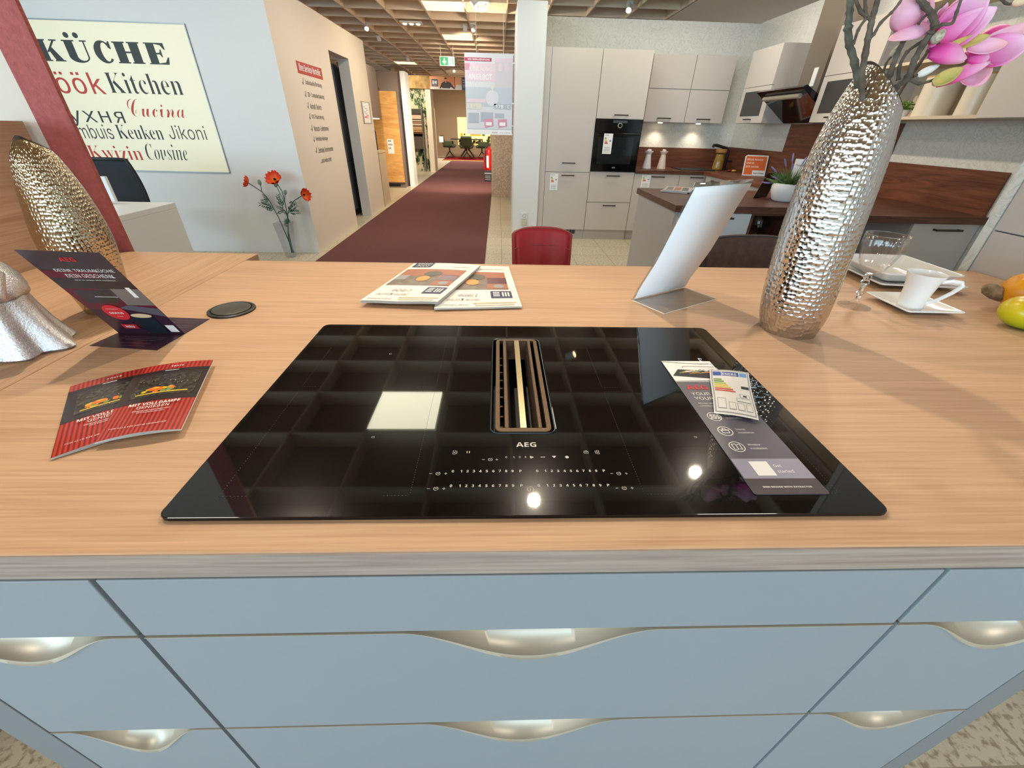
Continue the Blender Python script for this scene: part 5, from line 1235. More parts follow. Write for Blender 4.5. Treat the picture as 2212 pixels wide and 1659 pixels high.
# worktop sample rack in front of the leaf wallpaper
t = thing('sample_rack', 'tall grey display rack for worktop samples in front of the leaf wallpaper', 'rack', (-2.5, 14.5, 0))
m_rk = mat('rack_grey', (112, 104, 94), .5)
for x_ in (-2.78, -2.345): put('upright', MB().box(x_-.014, x_+.014, 14.4, 14.66, 0, 1.66), m_rk, t)
put('back_board', MB().box(-2.765, -2.36, 14.64, 14.66, 0.72, 1.64), mat('rack_back', (70, 60, 52), .7), t)
put('header_board', MB().box(-2.766, -2.359, 14.40, 14.42, 1.54, 1.655), mat('rack_header', (60, 56, 44), .6), t)
put('lower_box', MB().box(-2.766, -2.359, 14.42, 14.64, .62, .95), mat('rack_box', (86, 74, 62), .7), t)
tones = [(206, 176, 150), (222, 196, 160), (178, 136, 104), (236, 214, 176), (150, 112, 80), (226, 190, 140), (204, 156, 100), (190, 144, 92), (112, 66, 46)]
zz = [1.40, 1.345, 1.295, 1.25, 1.205, 1.16, 1.115, 1.07, 1.025]; words = ['pinkish beige', 'cream', 'brown', 'pale maple', 'walnut', 'light oak', 'honey oak', 'orange oak', 'mahogany']
for k, (c, z_) in enumerate(zip(tones, zz)):
    o = put('worktop_sample', MB().box(-2.762, -2.362, 14.36+.01*(k % 2), 14.62, z_, z_+.03 if k else z_+.10), mat('sample_%s' % words[k].replace(' ', '_'), c, .5), loc=(-2.56, 14.5, z_))
    tag(o, f'{words[k]} worktop sample board lying in the display rack, ' + ('topmost' if k == 0 else 'lowest' if k == 8 else f'{["second","third","fourth","fifth","sixth","seventh","eighth"][k-1]} from the top'), 'sample', 'worktop samples in the rack')
# tall unit with black oven beyond the cream post
t = thing('tall_cabinet', 'cream tall cabinet with black oven behind the cream post', 'cabinet', (-2.4, 16.5, 0))
put('body', MB().box(-2.9, -2.28, 16.4, 17.0, 0, 1.75), mat('cream_front', (226, 204, 170), .5), t); put('oven_door', MB().box(-2.62, -2.29, 16.385, 16.4, .82, 1.42), m_bk, t)
put('front_board', MB().box(-2.9, -2.29, 16.37, 16.399, .05, .74), m_beige, t)
# exit sign
ex = thing('exit_sign', 'green emergency exit sign with white arrow hanging from the ceiling', 'sign', (-1.16, 11, 2.37))
put('housing', MB().box(-1.325, -1.005, 10.995, 11.03, 2.365, 2.53), m_spot, ex)
mb = MB(); e0 = Vector((-1.312, 10.994, 2.376))
m_exg = mat('exit_green', (16, 128, 76), .4, emit=.55); m_exw = mat('exit_white', (226, 244, 232), .4, emit=.9)
patch(mb, e0, X, Z, 0, .172, 0, .142, 0, .001); patch(mb, e0, X, Z, .172, .292, 0, .142, 1, .001)
stroke(mb, e0, X, Z, [(.085, .12), (.085, .06)], .026, 1, .002); mb.add([e0-Y*.002+X*.04+Z*.072, e0-Y*.002+X*.085+Z*.015, e0-Y*.002+X*.13+Z*.072], [(0,1,2)], 1)
disc(mb, e0+X*.225+Z*.118, X, Z, .011, mi=0, lift=.002); stroke(mb, e0, X, Z, [(.225, .105), (.215, .07), (.235, .045), (.225, .015)], .012, 0, .002); stroke(mb, e0, X, Z, [(.215, .07), (.195, .05), (.185, .055)], .009, 0, .002); stroke(mb, e0, X, Z, [(.2, .085), (.225, .1), (.245, .08)], .009, 0, .002)
patch(mb, e0, X, Z, .262, .288, .01, .132, 0, .002)
put('pictogram', mb, [m_exg, m_exw], ex)
for x_ in (-1.30, -1.03): put('suspension', MB().tube([(x_, 11.01, 2.53), (x_, 11.01, 2.86)], .004, 6), m_spot, ex)
# banner with a man, on the header wall
bn = thing('wall_banner', 'long printed banner showing a man leaning on a table under the ceiling', 'banner', (-1.3, 14.6, 2.16))
B0 = Vector((-2.06, 14.612, 2.155)); mb = MB()
mb.slab([B0, B0+X*1.55, B0+X*1.55+Z*.305, B0+Z*.305], -Y, .004, 0)
pa = lambda x0, x1, y0, y1, mi, l=.001: patch(mb, B0, X, Z, x0, x1, y0, y1, mi, l)
pa(.0, 1.55, .0, .06, 5); pa(.42, .72, .11, .305, 6, .0008); pa(.72, .735, .04, .305, 2, .0015); pa(.76, 1.02, .05, .12, 5, .002)
pa(.05, .235, .07, .24, 1, .002); pa(.93, 1.55, .0, .305, 1, .0025)
for k in range(3): pa(.075, .125, .13+.028*k, .148+.028*k, 4, .003); pa(.142+.024*k, .157+.024*k, .13, .204, 4, .003)
pa(.08, .21, .095, .105, 7, .003)
body = [(.27, .02), (.34, .15), (.42, .195), (.50, .20), (.60, .17), (.68, .08), (.74, .03), (.70, .02), (.60, .07), (.58, .03), (.36, .03), (.34, .06), (.31, .02)]
for tri in ([0,1,2,3,10,11,12], [3,4,5,6,7,8,9,10]): mb.add([B0+X*body[i][0]+Z*body[i][1]-Y*.003 for i in tri], [tuple(range(len(tri)))], 2)
disc(mb, B0+X*.465+Z*.235, X, Z, .034, mi=3, lift=.0035, sy=1.25); mb.add([B0+X*(.465+.036*math.cos(PI*k/8))+Z*(.25+.042*math.sin(PI*k/8))-Y*.004 for k in range(9)], [tuple(range(9))], 8); stroke(mb, B0, X, Z, [(.455, .19), (.475, .165)], .03, 3, .0036)
text(mb, 'Planen,', B0+X*.96+Z*.225, X, Z, size=.05, mi=4, lift=.004); text(mb, 'wohnen', B0+X*.96+Z*.17, X, Z, size=.05, mi=4, lift=.004)
for k in range(3): pa(.96, 1.2, .07+.025*k, .08+.025*k, 7, .004)
put('printed_fabric', mb, [mat('print_peach', (210, 150, 108), .6), m_navy, mat('print_charcoal', (52, 48, 54), .6), mat('print_skin', (196, 140, 108), .6), m_wht, mat('print_tabletop', (206, 202, 198), .6), mat('print_brickred', (198, 128, 84), .6), m_midgrey, m_ink], bn)
# hanging sales poster
ps_ = thing('hanging_poster', 'pale sales poster hanging beside the white pillar', 'poster', (-.16, 5.93, 1.2))
Q0 = Vector((-.452, 5.93, 1.185)); mb = MB(); pw, ph = .585, .83; rise = .004
mb.slab([Q0, Q0+X*pw+Z*rise, Q0+X*(pw+.006)+Z*ph, Q0+X*-.004+Z*ph], -Y, .003, 0)
pa = lambda x0, x1, y0, y1, mi, l=.001: patch(mb, Q0, X, Z, x0*pw, x1*pw, y0*ph, y1*ph, mi, l)
pa(.0, 1, 0, .065, 1); pa(0, 1, .068, .074, 6); pa(.0, .99, .36, .60, 2); pa(.0, .55, .905, .945, 4, .002); pa(.0, .63, .67, .88, 3); pa(.0, .1, .80, .88, 5, .0015); pa(.62, 1, .60, .945, 7, .0008); pa(.62, 1, .9, .945, 3, .0015)
for xx in (.73, .87): mb.add([Q0+X*(xx+.05*math.cos(2*PI*k/12))*pw+Z*(.84+.055*math.sin(2*PI*k/12))*ph-Y*.002 for k in range(12)], [tuple(range(12))], 3)
pa(.02, .42, .41, .455, 3, .002); pa(.02, .33, .325, .40, 8, .002); pa(.60, .96, .335, .40, 6, .002)
mb.add([Q0+X*(.56+.14*math.cos(2*PI*k/14))*pw+Z*(.47+.10*math.sin(2*PI*k/14))*ph-Y*.002 for k in range(14)], [tuple(range(14))], 0); mb.add([Q0+X*(.57+.045*math.cos(2*PI*k/12))*pw+Z*(.61+.04*math.sin(2*PI*k/12))*ph-Y*.002 for k in range(12)], [tuple(range(12))], 8)
for (a_, b_, c_, e_) in ((.04, .27, .15, .28), (.31, .58, .17, .29), (.62, .82, .22, .28)): pa(a_, b_, c_, e_, 6, .002)
for a_ in (.40, .70): mb.add([Q0+X*(a_*pw)+Z*(.09*ph)-Y*.0025, Q0+X*((a_+.19)*pw)+Z*(.115*ph)-Y*.0025, Q0+X*((a_+.18)*pw)+Z*(.21*ph)-Y*.0025, Q0+X*((a_-.02)*pw)+Z*(.20*ph)-Y*.0025], [(0,1,2,3)], 5); pa(a_+.02, a_+.15, .12, .165, 1, .004)
pt = lambda s, x_, y_, w, h, mi, l=.003: text(mb, s, Q0+X*(x_*pw)+Z*(y_*ph), X, Z, width=w*pw, height=h*ph, mi=mi, bold=.02, lift=l)
pt('WIR FEIERN GEBURTSTAG', .06, .915, .45, .02, 1); pt('JUBILÄUMS', .06, .79, .5, .062, 1); pt('ANGEBOT', .06, .69, .5, .068, 1); pt('3.1a', .10, .618, .12, .02, 1); pt('3.14', .05, .335, .17, .045, 7); pt('178', .63, .345, .17, .045, 1); pt('€', .87, .345, .07, .045, 1); pt('mayi.milinex', .72, .022, .25, .018, 6); pt('AEG', .55, .022, .13, .018, 5)
put('printed_sheet', mb, [mat('poster_paper', (214, 214, 216), .6), m_wht, mat('poster_grey', (192, 198, 204), .6), mat('poster_pink', (222, 200, 208), .6), mat('poster_raspberry', (178, 70, 96), .6), mat('poster_rose', (212, 150, 168), .6), mat('poster_mid', (176, 182, 190), .6), mat('poster_light', (204, 200, 202), .6), mat('poster_cream', (216, 212, 196), .6)], ps_)
for x_ in (-.31, .01): put('suspension', MB().tube([(x_, 5.932, 2.01), (x_, 5.932, 2.86)], .0025, 5), m_spot, ps_)
for z_ in (1.92, 1.52, 1.28): put('wall_clip', MB().box(.128, .151, 5.925, 5.94, z_, z_+.012), m_spot, ps_)
put('side_rail', MB().box(.130, .137, 5.928, 5.936, 1.2, 2.0), mat('rail_grey', (120, 122, 126), .4, .4), ps_)
# far seating group
m_grn = mat('olive_fabric', (58, 64, 38), .9); m_legb = mat('dark_leg', (44, 32, 28), .5)
def green_chair(label, cx, cy, rot, src=None):
    if src: c = copy_tree(src, (cx, cy, .02), label=label); c.rotation_euler = (0, 0, rot); return c
    t = thing('swivel_chair', label, 'chair', (0, 0, 0), 'olive green chairs at the far end')
    put('seat', MB().box(-.27, .27, -.26, .26, .40, .52), m_grn, t, bevel=.04)
    put('backrest', MB().grid(lambda u_, v_: Vector(((u_-.5)*(.50-.06*v_), .25-.05*(2*u_-1)**2+.10*v_, .46+.40*v_)), 8, 6), m_grn, t, smooth=True, solid=.05)
    for s_ in (-1, 1): put('armrest', MB().box(s_*.27-.03, s_*.27+.03, -.16, .25, .46, .64), m_grn, t, bevel=.02)
    put('column', MB().tube([(0, 0, .24), (0, 0, .40)], .03, 10), m_legb, t)
    for k in range(4):
        a_ = PI/4+k*PI/2; put('leg', MB().tube([(0, 0, .26), (.27*math.cos(a_), .27*math.sin(a_), .012)], [.022, .012], 6), m_legb, t)
    t.location = (cx, cy, .02); t.rotation_euler = (0, 0, rot); return t
gc = green_chair('left olive swivel chair with a paper tag at the far table', -2.22, 20.8, PI/2)
green_chair('middle olive chair at the far table, seen from behind', -1.42, 20.3, PI, gc)
green_chair('right olive swivel chair at the far table, half hidden by the extinguisher', -.78, 20.9, -PI/2, gc)
o = put('paper_tag', MB().box(-2.62, -2.44, 20.50, 20.505, .62, .84), m_wht, loc=(-2.52, 20.5, .62)); tag(o, 'white paper tag hanging on the left olive chair', 'tag')
tb = thing('dining_table', 'dark dining table between the olive chairs at the far end', 'table', (-1.45, 21.1, .02))
put('table_top', MB().box(-2.15, -.75, 20.75, 21.55, .72, .76), m_legb, tb, bevel=.008)
for s_ in (-1, 1): put('leg', MB().tube([(-1.45+s_*.35, 21.1, .70), (-1.45+s_*.06, 21.1, .35), (-1.45+s_*.3, 21.1, .06)], [.05, .05, .03], 8), m_legb, tb)
pc = thing('backlit_picture', 'glowing yellow picture of a cafe terrace on the far wall', 'picture', (-1.2, 22.29, .5))
mb = MB(); mb.slab([(-1.95, 22.28, .48), (-.44, 22.28, .48), (-.44, 22.28, 1.58), (-1.95, 22.28, 1.58)], -Y, .02, 0)
m_pic = [mat('picture_lemon', (255, 246, 150), .4, emit=.9), mat('picture_amber', (226, 150, 10), .4, emit=.7), mat('picture_olive', (88, 84, 14), .4, emit=.5), mat('picture_dark', (52, 36, 8), .4, emit=.3)]
C0 = Vector((-1.95, 22.28, .48))
def blob(cx, cy, rx_, ry_, mi, l): mb.add([C0+X*(cx+rx_*math.cos(2*PI*k/11)*random.uniform(.8, 1.1))+Z*(cy+ry_*math.sin(2*PI*k/11)*random.uniform(.8, 1.1))-Y*l for k in range(11)], [tuple(range(11))], mi)
mb.add([C0+X*.55+Z*.38-Y*.002, C0+X*1.1+Z*.38-Y*.002, C0+X*1.05+Z*.55-Y*.002, C0+X*.62+Z*.5-Y*.002], [(0,1,2,3)], 1)
for k in range(26): blob(random.choice((random.uniform(.03, .35), random.uniform(1.0, 1.48), random.uniform(.3, 1.0))), random.uniform(.04, .24 if k % 3 else .5) if True else 0, random.uniform(.03, .09), random.uniform(.03, .1), (1, 2, 2, 3)[k % 4], .003+.0002*k)
put('print', mb, m_pic, pc)
# fire extinguisher station
fe = thing('fire_extinguisher', 'red fire extinguisher on a dark stand left of the stone wall', 'fire extinguisher', (-.31, 11.95, 0))
put('stand', MB().box(-.41, -.225, 11.85, 12.1, .0, .28), mat('stand_dark', (44, 42, 52), .5), fe, bevel=.005)
mb = MB(); 
for k in range(3): patch(mb, Vector((-.39, 11.85, .06+.04*k)), X, Z, 0, .14, 0, .012, 0, .001)
put('stand_print', mb, m_midgrey, fe)
put('stand_strip', MB().box(-.41, -.225, 11.848, 11.85, .20, .225), m_midgrey, fe)
put('cylinder', MB().lathe([(0, .28), (.075, .28), (.08, .30), (.08, .70), (.055, .77), (.022, .80), (.022, .84)], (-.29, 11.95, 0), 24), mat('signal_red', (186, 24, 26), .3), fe, smooth=True)
mb = MB(); mb.grid(lambda u_, v_: Vector((-.29+.0815*math.cos(PI*1.2+u_*.9), 11.95+.0815*math.sin(PI*1.2+u_*.9), .34+.28*v_)), 6, 2); put('label', mb, m_wht, fe)
put('valve', MB().box(-.33, -.25, 11.93, 11.97, .83, .9), m_bk, fe, bevel=.004); put('hose', MB().tube([(-.32, 11.93, .87), (-.39, 11.91, .78), (-.39, 11.88, .5), (-.36, 11.87, .36)], .012, 8), m_bk, fe, smooth=True)
o = put('fire_extinguisher', MB().lathe([(0, .28), (.045, .28), (.05, .30), (.05, .62), (.02, .68), (.02, .74)], (-.385, 12.06, 0), 20), MATS['signal_red'], loc=(-.385, 12.06, .28), smooth=True); tag(o, 'smaller red cylinder partly hidden behind the fire extinguisher', 'fire extinguisher')
# pale cabinets seen in the gap between stone wall and pillar
t = thing('base_cabinet', 'pale cabinet front with long handle in the gap left of the white pillar', 'cabinet', (.25, 8, 0))
put('body', MB().box(.20, .319, 6.6, 9.2, .0, .80), mat('pale_front', (214, 204, 194), .5), t)
for k in range(3): put('handle', MB().box(.185, .198, 7.0+.7*k, 7.4+.7*k, .64, .655), m_steel, t)
for k in range(2): put('appliance_knob', MB().ell((.192, 8.2+.4*k, .72), (.016, .03, .03)), m_steel, t, smooth=True)
# wall sockets on the pillar
for k, (z_, lab) in enumerate(((.29, 'upper white wall socket low on the white pillar'), (.205, 'lower beige switch plate low on the white pillar'))):
    t = thing('wall_socket', lab, 'socket', (.30, 5.42, z_), 'outlet plates on the white pillar')
    put('plate', MB().box(.262, .342, 5.408, 5.4195, z_-.037, z_+.037), m_spot if k == 0 else mat('plate_beige', (206, 200, 178), .5), t, bevel=.003)
    if k == 0: mb = MB(); disc(mb, Vector((.302, 5.408, z_)), X, Z, .024, .019, lift=.001); disc(mb, Vector((.302, 5.408, z_)), X, Z, .004, lift=.001); put('insert', mb, m_midgrey, t)
    else: put('rocker', MB().box(.28, .324, 5.404, 5.408, z_-.02, z_+.02), mat('plate_beige', (206, 200, 178), .5), t)
# ------------------------------------------------------------------ kitchen on the right
m_kf = mat('cashmere_front', (199, 190, 181), .45); m_kc = mat('cashmere_carcass', (188, 179, 170), .5)
m_wal = wood('dark_walnut', (62, 38, 28), (112, 72, 54), (2.0, 14, 14), .4, .5, .12); m_walv = wood('walnut_splash', (78, 44, 30), (132, 80, 56), (9, 1.3, 16), .4, .5, .1)
m_walb = wood('walnut_back', (72, 42, 30), (118, 74, 54), (1.3, 9, 16), .4, .5, .1)
m_hnd = mat('gunmetal_handle', (74, 66, 60), .35, .7); m_gap = mat('joint_shadow', (40, 36, 34), .8); m_ovb = mat('oven_black', (10, 11, 13), .08)
YF = 5.45
def handle(parent, xc, z, y=YF, w=.165, d=-1):
    put('handle', MB().box(xc-w/2, xc+w/2, y-.034, y-.026, z-.006, z+.006).box(xc-w/2+.004, xc-w/2+.012, y-.027, y-.0, z-.005, z+.005).box(xc+w/2-.012, xc+w/2-.004, y-.027, y-.0, z-.005, z+.005), m_hnd, parent)
def handle_x(parent, yc, z, x=2.75, w=.165):
    put('handle', MB().box(x-.034, x-.026, yc-w/2, yc+w/2, z-.006, z+.006).box(x-.027, x, yc-w/2+.004, yc-w/2+.012, z-.005, z+.005).box(x-.027, x, yc+w/2-.012, yc+w/2-.004, z-.005, z+.005), m_hnd, parent)
def front(parent, x0, x1, z0, z1, name='door', m=None, y=YF): return put(name, MB().box(x0+.002, x1-.002, y, y+.019, z0+.002, z1-.002), m or m_kf, parent, bevel=.001)
t = thing('tall_cabinet', 'tall fridge cabinet next to the white pillar', 'cabinet', (.83, 5.75, 0))
put('carcass', MB().box(.47, 1.113, YF+.02, 6.04, .12, 2.034), m_kc, t); put('filler_strip', MB().box(.47, .544, YF, YF+.019, .12, 2.034), m_kf, t)
put('plinth', MB().box(.47, 1.113, YF+.03, 6.0, 0, .12), m_kc, t)
d = front(t, .546, 1.113, .812, 2.034); handle(d, .83, .913); d = front(t, .546, 1.113, .122, .810); handle(d, .833, .776)
mb = MB()
for k in range(3):
    for j in range(9): mb.box(.636+.041*j, .67+.041*j, YF+.022, YF+.03, .066+.017*k, .078+.017*k)
put('vent_grille', mb, m_bk, t)
t = thing('tall_cabinet', 'tall cabinet housing the black oven', 'cabinet', (1.4, 5.75, 0))
put('carcass', MB().box(1.115, 1.684, YF+.045, 6.04, .12, 2.034), m_kc, t); put('plinth', MB().box(1.115, 1.684, YF+.03, 6.0, 0, .12), m_kc, t)
d = front(t, 1.115, 1.684, 1.384, 2.034); handle(d, 1.406, 1.424)
d = front(t, 1.115, 1.684, .470, .825, 'drawer'); handle(d, 1.408, .781); d = front(t, 1.115, 1.684, .122, .468, 'drawer'); handle(d, 1.408, .434)
ov = thing('built_in_oven', 'black built-in oven in the tall cabinet', 'oven', (1.4, YF, .83))
put('body', MB().box(1.12, 1.68, YF+.002, YF+.04, .828, 1.382), m_ovb, ov)
d = put('door', MB().box(1.12, 1.68, YF-.02, YF+.001, .83, 1.255), m_ovb, ov, bevel=.002)
put('window', MB().box(1.17, 1.60, YF-.0215, YF-.02, .915, 1.20), mat('oven_window', (30, 34, 36), .03), d)
put('bar_handle', MB().tube([(1.15, YF-.05, 1.232), (1.65, YF-.05, 1.232)], .009, 10).tube([(1.17, YF-.05, 1.232), (1.17, YF-.02, 1.232)], .006, 6).tube([(1.63, YF-.05, 1.232), (1.63, YF-.02, 1.232)], .006, 6), m_ovb, d)
put('control_panel', MB().box(1.12, 1.68, YF-.02, YF+.001, 1.262, 1.382), m_ovb, ov)
put('dial', MB().tube([(1.405, YF-.02, 1.32), (1.405, YF-.038, 1.32)], .026, 24), m_steel, ov, smooth=True); put('dial_face', MB().tube([(1.405, YF-.0385, 1.32), (1.405, YF-.0392, 1.32)], .02, 24), m_ovb, ov)
put('display', MB().box(1.32, 1.49, YF-.0215, YF-.02, 1.345, 1.372), mat('display_grey', (70, 74, 80), .2), ov)
mb = MB(); text(mb, 'AEG', Vector((1.395, YF-.0205, .868)), X, Z, height=.014, width=.04, align='c', bold=.02, lift=.001); put('logo', mb, m_midgrey, ov)
def elabel(name, lab, x0, x1, z0, z1, y, band=(m_wht, m_blue, m_green, m_yel, m_red, m_midgrey)):
    t = thing(name, lab, 'label', ((x0+x1)/2, y, z0), 'energy labels on the kitchen fronts')
    mb = MB(); o = Vector((x0, y, z0)); w, h = x1-x0, z1-z0
    mb.slab([o, o+X*w, o+X*w+Z*h, o+Z*h], -Y, .002, 0)
    text(mb, 'ENERG', o+X*w*.12+Z*h*.91, X, Z, height=h*.035, width=w*.4, mi=1, bold=.02, lift=.001)
    for k, mi in enumerate((2, 2, 3, 3, 4, 4)): patch(mb, o, X, Z, .12*w, (.26+.05*k)*w, (.78-.055*k)*h, (.82-.055*k)*h, mi, .001)
    patch(mb, o, X, Z, .66*w, .86*w, .62*h, .67*h, 1, .001)
    for k in range(4): patch(mb, o, X, Z, .14*w, .8*w, (.08+.075*k)*h, (.10+.075*k)*h, 5, .001)
    put('card', mb, list(band), t)
elabel('energy_label', 'energy label on the lower fridge door', .614, .714, .60, .79, YF-.003)
elabel('energy_label', 'energy label on the dishwasher front beside the oven cabinet', 1.785, 1.90, .655, .80, YF-.003)
elabel('energy_label', 'energy label hanging on the black oven door', 1.222, 1.33, 1.024, 1.236, YF-.062)
# wall cupboards
for x0, x1, hc, lab in ((1.792, 2.312, 1.99, 'left wall cupboard beside the oven cabinet, over the white candle holders'), (2.314, 2.80, 2.49, 'right wall cupboard over the sink')):
    t = thing('wall_cabinet', lab, 'cabinet', ((x0+x1)/2, 5.92, 1.37), 'wall cupboards with stacked doors')
    yw = 5.8
    put('carcass', MB().box(x0, x1, yw+.02, 6.045, 1.37, 2.052), m_kc, t)
    front(t, x0, x1, 1.716, 2.052, y=yw); d = front(t, x0, x1, 1.37, 1.714, y=yw); handle(d, (x0+x1)/2-.01, 1.412, y=yw, w=.17)
    put('downlight', MB().tube([((x0+x1)/2, 5.93, 1.371), ((x0+x1)/2, 5.93, 1.362)], .028, 16), m_bulb, t)
    lamp('under_cabinet_lamp', 'SPOT', ((x0+x1)/2, 5.93, 1.355), ((x0+x1)/2, 5.97, .8), 5.5, WARM, .02, angle=110, blend=.8)
# base units along the back wall and the right wall
for x0, x1, hx, lab in ((1.686, 2.27, 1.985, 'base unit with an energy label next to the oven cabinet'), (2.272, 2.74, 2.485, 'base unit under the sink in the corner')):
    t = thing('base_cabinet', lab, 'cabinet', ((x0+x1)/2, 5.75, 0), 'base units along the kitchen back wall')
    put('carcass', MB().box(x0, x1, YF+.02, 6.04, .12, .815), m_kc, t); put('plinth', MB().box(x0, x1, YF+.06, 6.0, 0, .12), m_kc, t)
    d = front(t, x0, x1, .122, .812); handle(d, hx, .782)
o = put('kitchen_worktop', MB().box(1.686, 3.108, 5.43, 6.035, .816, .853), m_wal, loc=(2.4, 5.7, .816)); tag(o, 'dark walnut worktop along the kitchen back wall with the sink', 'worktop')
o = put('splashback', MB().box(1.686, 3.09, 6.036, 6.049, .853, 1.088), m_walb, loc=(2.4, 6.04, .853)); tag(o, 'walnut splashback strip along the kitchen back wall', 'splashback')
o = put('kitchen_worktop', MB().box(2.56, 3.108, 3.53, 5.43, .8165, .853), m_walv, loc=(2.8, 4.5, .816)); tag(o, 'walnut worktop along the right wall under the cooker hood', 'worktop')
t = thing('base_cabinet', 'cashmere base units along the right wall under the cooker hood', 'cabinet', (2.85, 4.5, 0))
put('carcass', MB().box(2.61, 3.10, 3.55, 5.42, .12, .815), m_kc, t); put('plinth', MB().box(2.66, 3.08, 3.55, 5.42, 0, .12), m_kc, t)
for y0, y1 in ((3.56, 4.18), (4.182, 4.80), (4.802, 5.40)):
    d = put('door', MB().box(2.59, 2.609, y0, y1, .122, .812), m_kf, t, bevel=.001); handle_x(d, (y0+y1)/2, .775, 2.59)
mb = MB(); mb.box(3.092, 3.1085, 2.42, 6.03, .853, 1.112); mb.box(3.093, 3.1085, 3.36, 4.80, 1.112, 1.372)
o = put('splashback', mb, m_walv, loc=(3.1, 4.0, .853)); tag(o, 'walnut splashback on the right wall, stepping up under the cooker hood', 'splashback')
# sink, tap, jars
o = put('sink', MB().box(2.31, 2.76, 5.55, 5.92, .8535, .862), m_bk, loc=(2.53, 5.7, .853), bevel=.004); tag(o, 'black sink set in the walnut worktop', 'sink')
tp_ = thing('kitchen_tap', 'black angular tap at the kitchen sink', 'tap', (2.99, 5.80, .853))
put('column', MB().tube([(2.985, 5.8, .8535), (2.985, 5.8, 1.08)], .02, 14), m_bk, tp_, smooth=True); put('spout', MB().tube([(2.985, 5.8, 1.07), (2.965, 5.8, 1.10), (2.80, 5.78, 1.135), (2.76, 5.775, 1.135), (2.755, 5.775, 1.11)], .018, 12), m_bk, tp_, smooth=True); put('lever', MB().tube([(2.985, 5.8, .96), (3.06, 5.79, .955)], .011, 8), m_bk, tp_)
jr = thing('storage_jar', 'jar of yellow pasta with cork-coloured lid beside the tap', 'jar', (2.865, 5.74, .853))
put('contents', MB().lathe([(0, .008), (.066, .008), (.062, .10), (.05, .185), (0, .185)], (2.865, 5.74, .853), 24), mat('pasta', (178, 140, 62), .6, noise=(90, (150, 108, 24), .2)), jr, smooth=True, sharp=50)
put('glass_wall', MB().lathe([(0, .0005), (.071, .0005), (.0715, .01), (.067, .10), (.055, .19), (.052, .20)], (2.865, 5.74, .853), 32), m_glass, jr, smooth=True)
put('lid', MB().lathe([(0, .20), (.066, .20), (.069, .205), (.069, .24), (0, .243)], (2.865, 5.74, .853), 24), mat('cork', (176, 128, 74), .8), jr, smooth=True, sharp=50)
for x_, lab, m in ((1.915, 'left white ceramic candle holder on the walnut worktop', m_china), (2.11, 'right blush ceramic candle holder on the walnut worktop', mat('blush_ceramic', (232, 208, 192), .35))):
    t = thing('candle_holder', lab, 'candle holder', (x_, 5.74, .853), 'ceramic candle holders beside the oven')
    put('body', MB().lathe([(0, .0005), (.056, .0005), (.055, .01), (.044, .08), (.034, .14), (.032, .165), (.036, .17)], (x_, 5.74, .853), 28), m, t, smooth=True)
    put('dish', MB().lathe([(.036, .17), (.052, .195), (.053, .2), (.03, .192), (0, .19)], (x_, 5.74, .853), 28), m, t, smooth=True)
    put('top', MB().lathe([(.026, .19), (.026, .215), (.018, .222), (0, .222)], (x_, 5.74, .853), 20), m, t, smooth=True)
for k, (x_, y_) in enumerate(((2.93, 5.52), (2.97, 5.49))):
    o = put('dried_fruit', MB().ell((x_, y_, .866), (.03, .022, .013)), mat('dried_fruit_%d' % k, ((120, 30, 30), (214, 168, 80))[k], .6), loc=(x_, y_, .853), smooth=True); tag(o, ('dark red', 'yellow')[k]+' decorative fruit lying in front of the black tap', 'fruit')
cd = thing('promo_card', 'orange upright promotional card on the walnut worktop', 'card', (2.96, 4.99, .853))
K0, K1, K3 = Vector((2.835, 5.02, .855)), Vector((3.065, 4.94, .855)), Vector((2.835, 5.06, 1.065))
ku = (K1-K0).normalized(); kv = (K3-K0); kh = kv.length; kw = (K1-K0).length; kv.normalize()
mb = MB(); mb.slab([K0, K1, K1+kv*kh, K0+ku*.02+kv*kh, K0+kv*(kh-.015)], ku.cross(kv), .003, 0)
patch(mb, K0, ku, kv, .012, kw-.012, .012, kh-.012, 1, .001); patch(mb, K0, ku, kv, kw*.42, kw-.004, .004, kh*.27, 0, .002)
for s, yy, w in (('MEHR POWER', .74, .70), ('UNTER', .57, .33), ('DER HAUBE.', .40, .58)): text(mb, s, K0+ku*.025+kv*(yy*kh), ku, kv, height=.02, width=w*kw, mi=2, bold=.02, lift=.002)
text(mb, 'mayi.milinex', K0+ku*(kw*.46)+kv*(.11*kh), ku, kv, height=.02, width=kw*.46, mi=3, bold=.02, lift=.003)
put('printed_card', mb, [m_paperw, mat('card_orange', (222, 104, 40), .5), mat('card_text', (246, 214, 190), .5), m_ink], cd)
put('easel_back', MB().box(2.93, 2.97, 5.04, 5.07, .8535, .95), m_paperw, cd)
# right wall cupboards, hood
def wall_unit_x(y0, y1, lab, glassy=(.10, .07)):
    t = thing('wall_cabinet', lab, 'cabinet', (2.93, (y0+y1)/2, 1.37), 'wall cupboards with dark glass flaps on the right wall')
    put('carcass', MB().box(2.77, 3.105, y0, y1, 1.372, 2.04), m_kf, t)
    put('door', MB().box(2.75, 2.769, y0+.002, y1-.002, 1.708, 2.038), m_kf, t, bevel=.001)
    d = put('glass_flap', MB().box(2.75, 2.769, y0+.002, y1-.002, 1.374, 1.704), m_kf, t, bevel=.001)
    put('dark_pane', MB().box(2.748, 2.7502, y0+.09, y1-.07, 1.44, 1.665), mat('smoked_pane', (58, 56, 54), .3), d)
    handle_x(d, (y0+y1)/2, 1.408, 2.75, .12); return t
wall_unit_x(4.78, 5.35, 'right-wall cupboard with dark glass flap in the corner, left of the cooker hood')
wall_unit_x(3.42, 3.99, 'right-wall cupboard with dark glass flap, behind the silver vase')
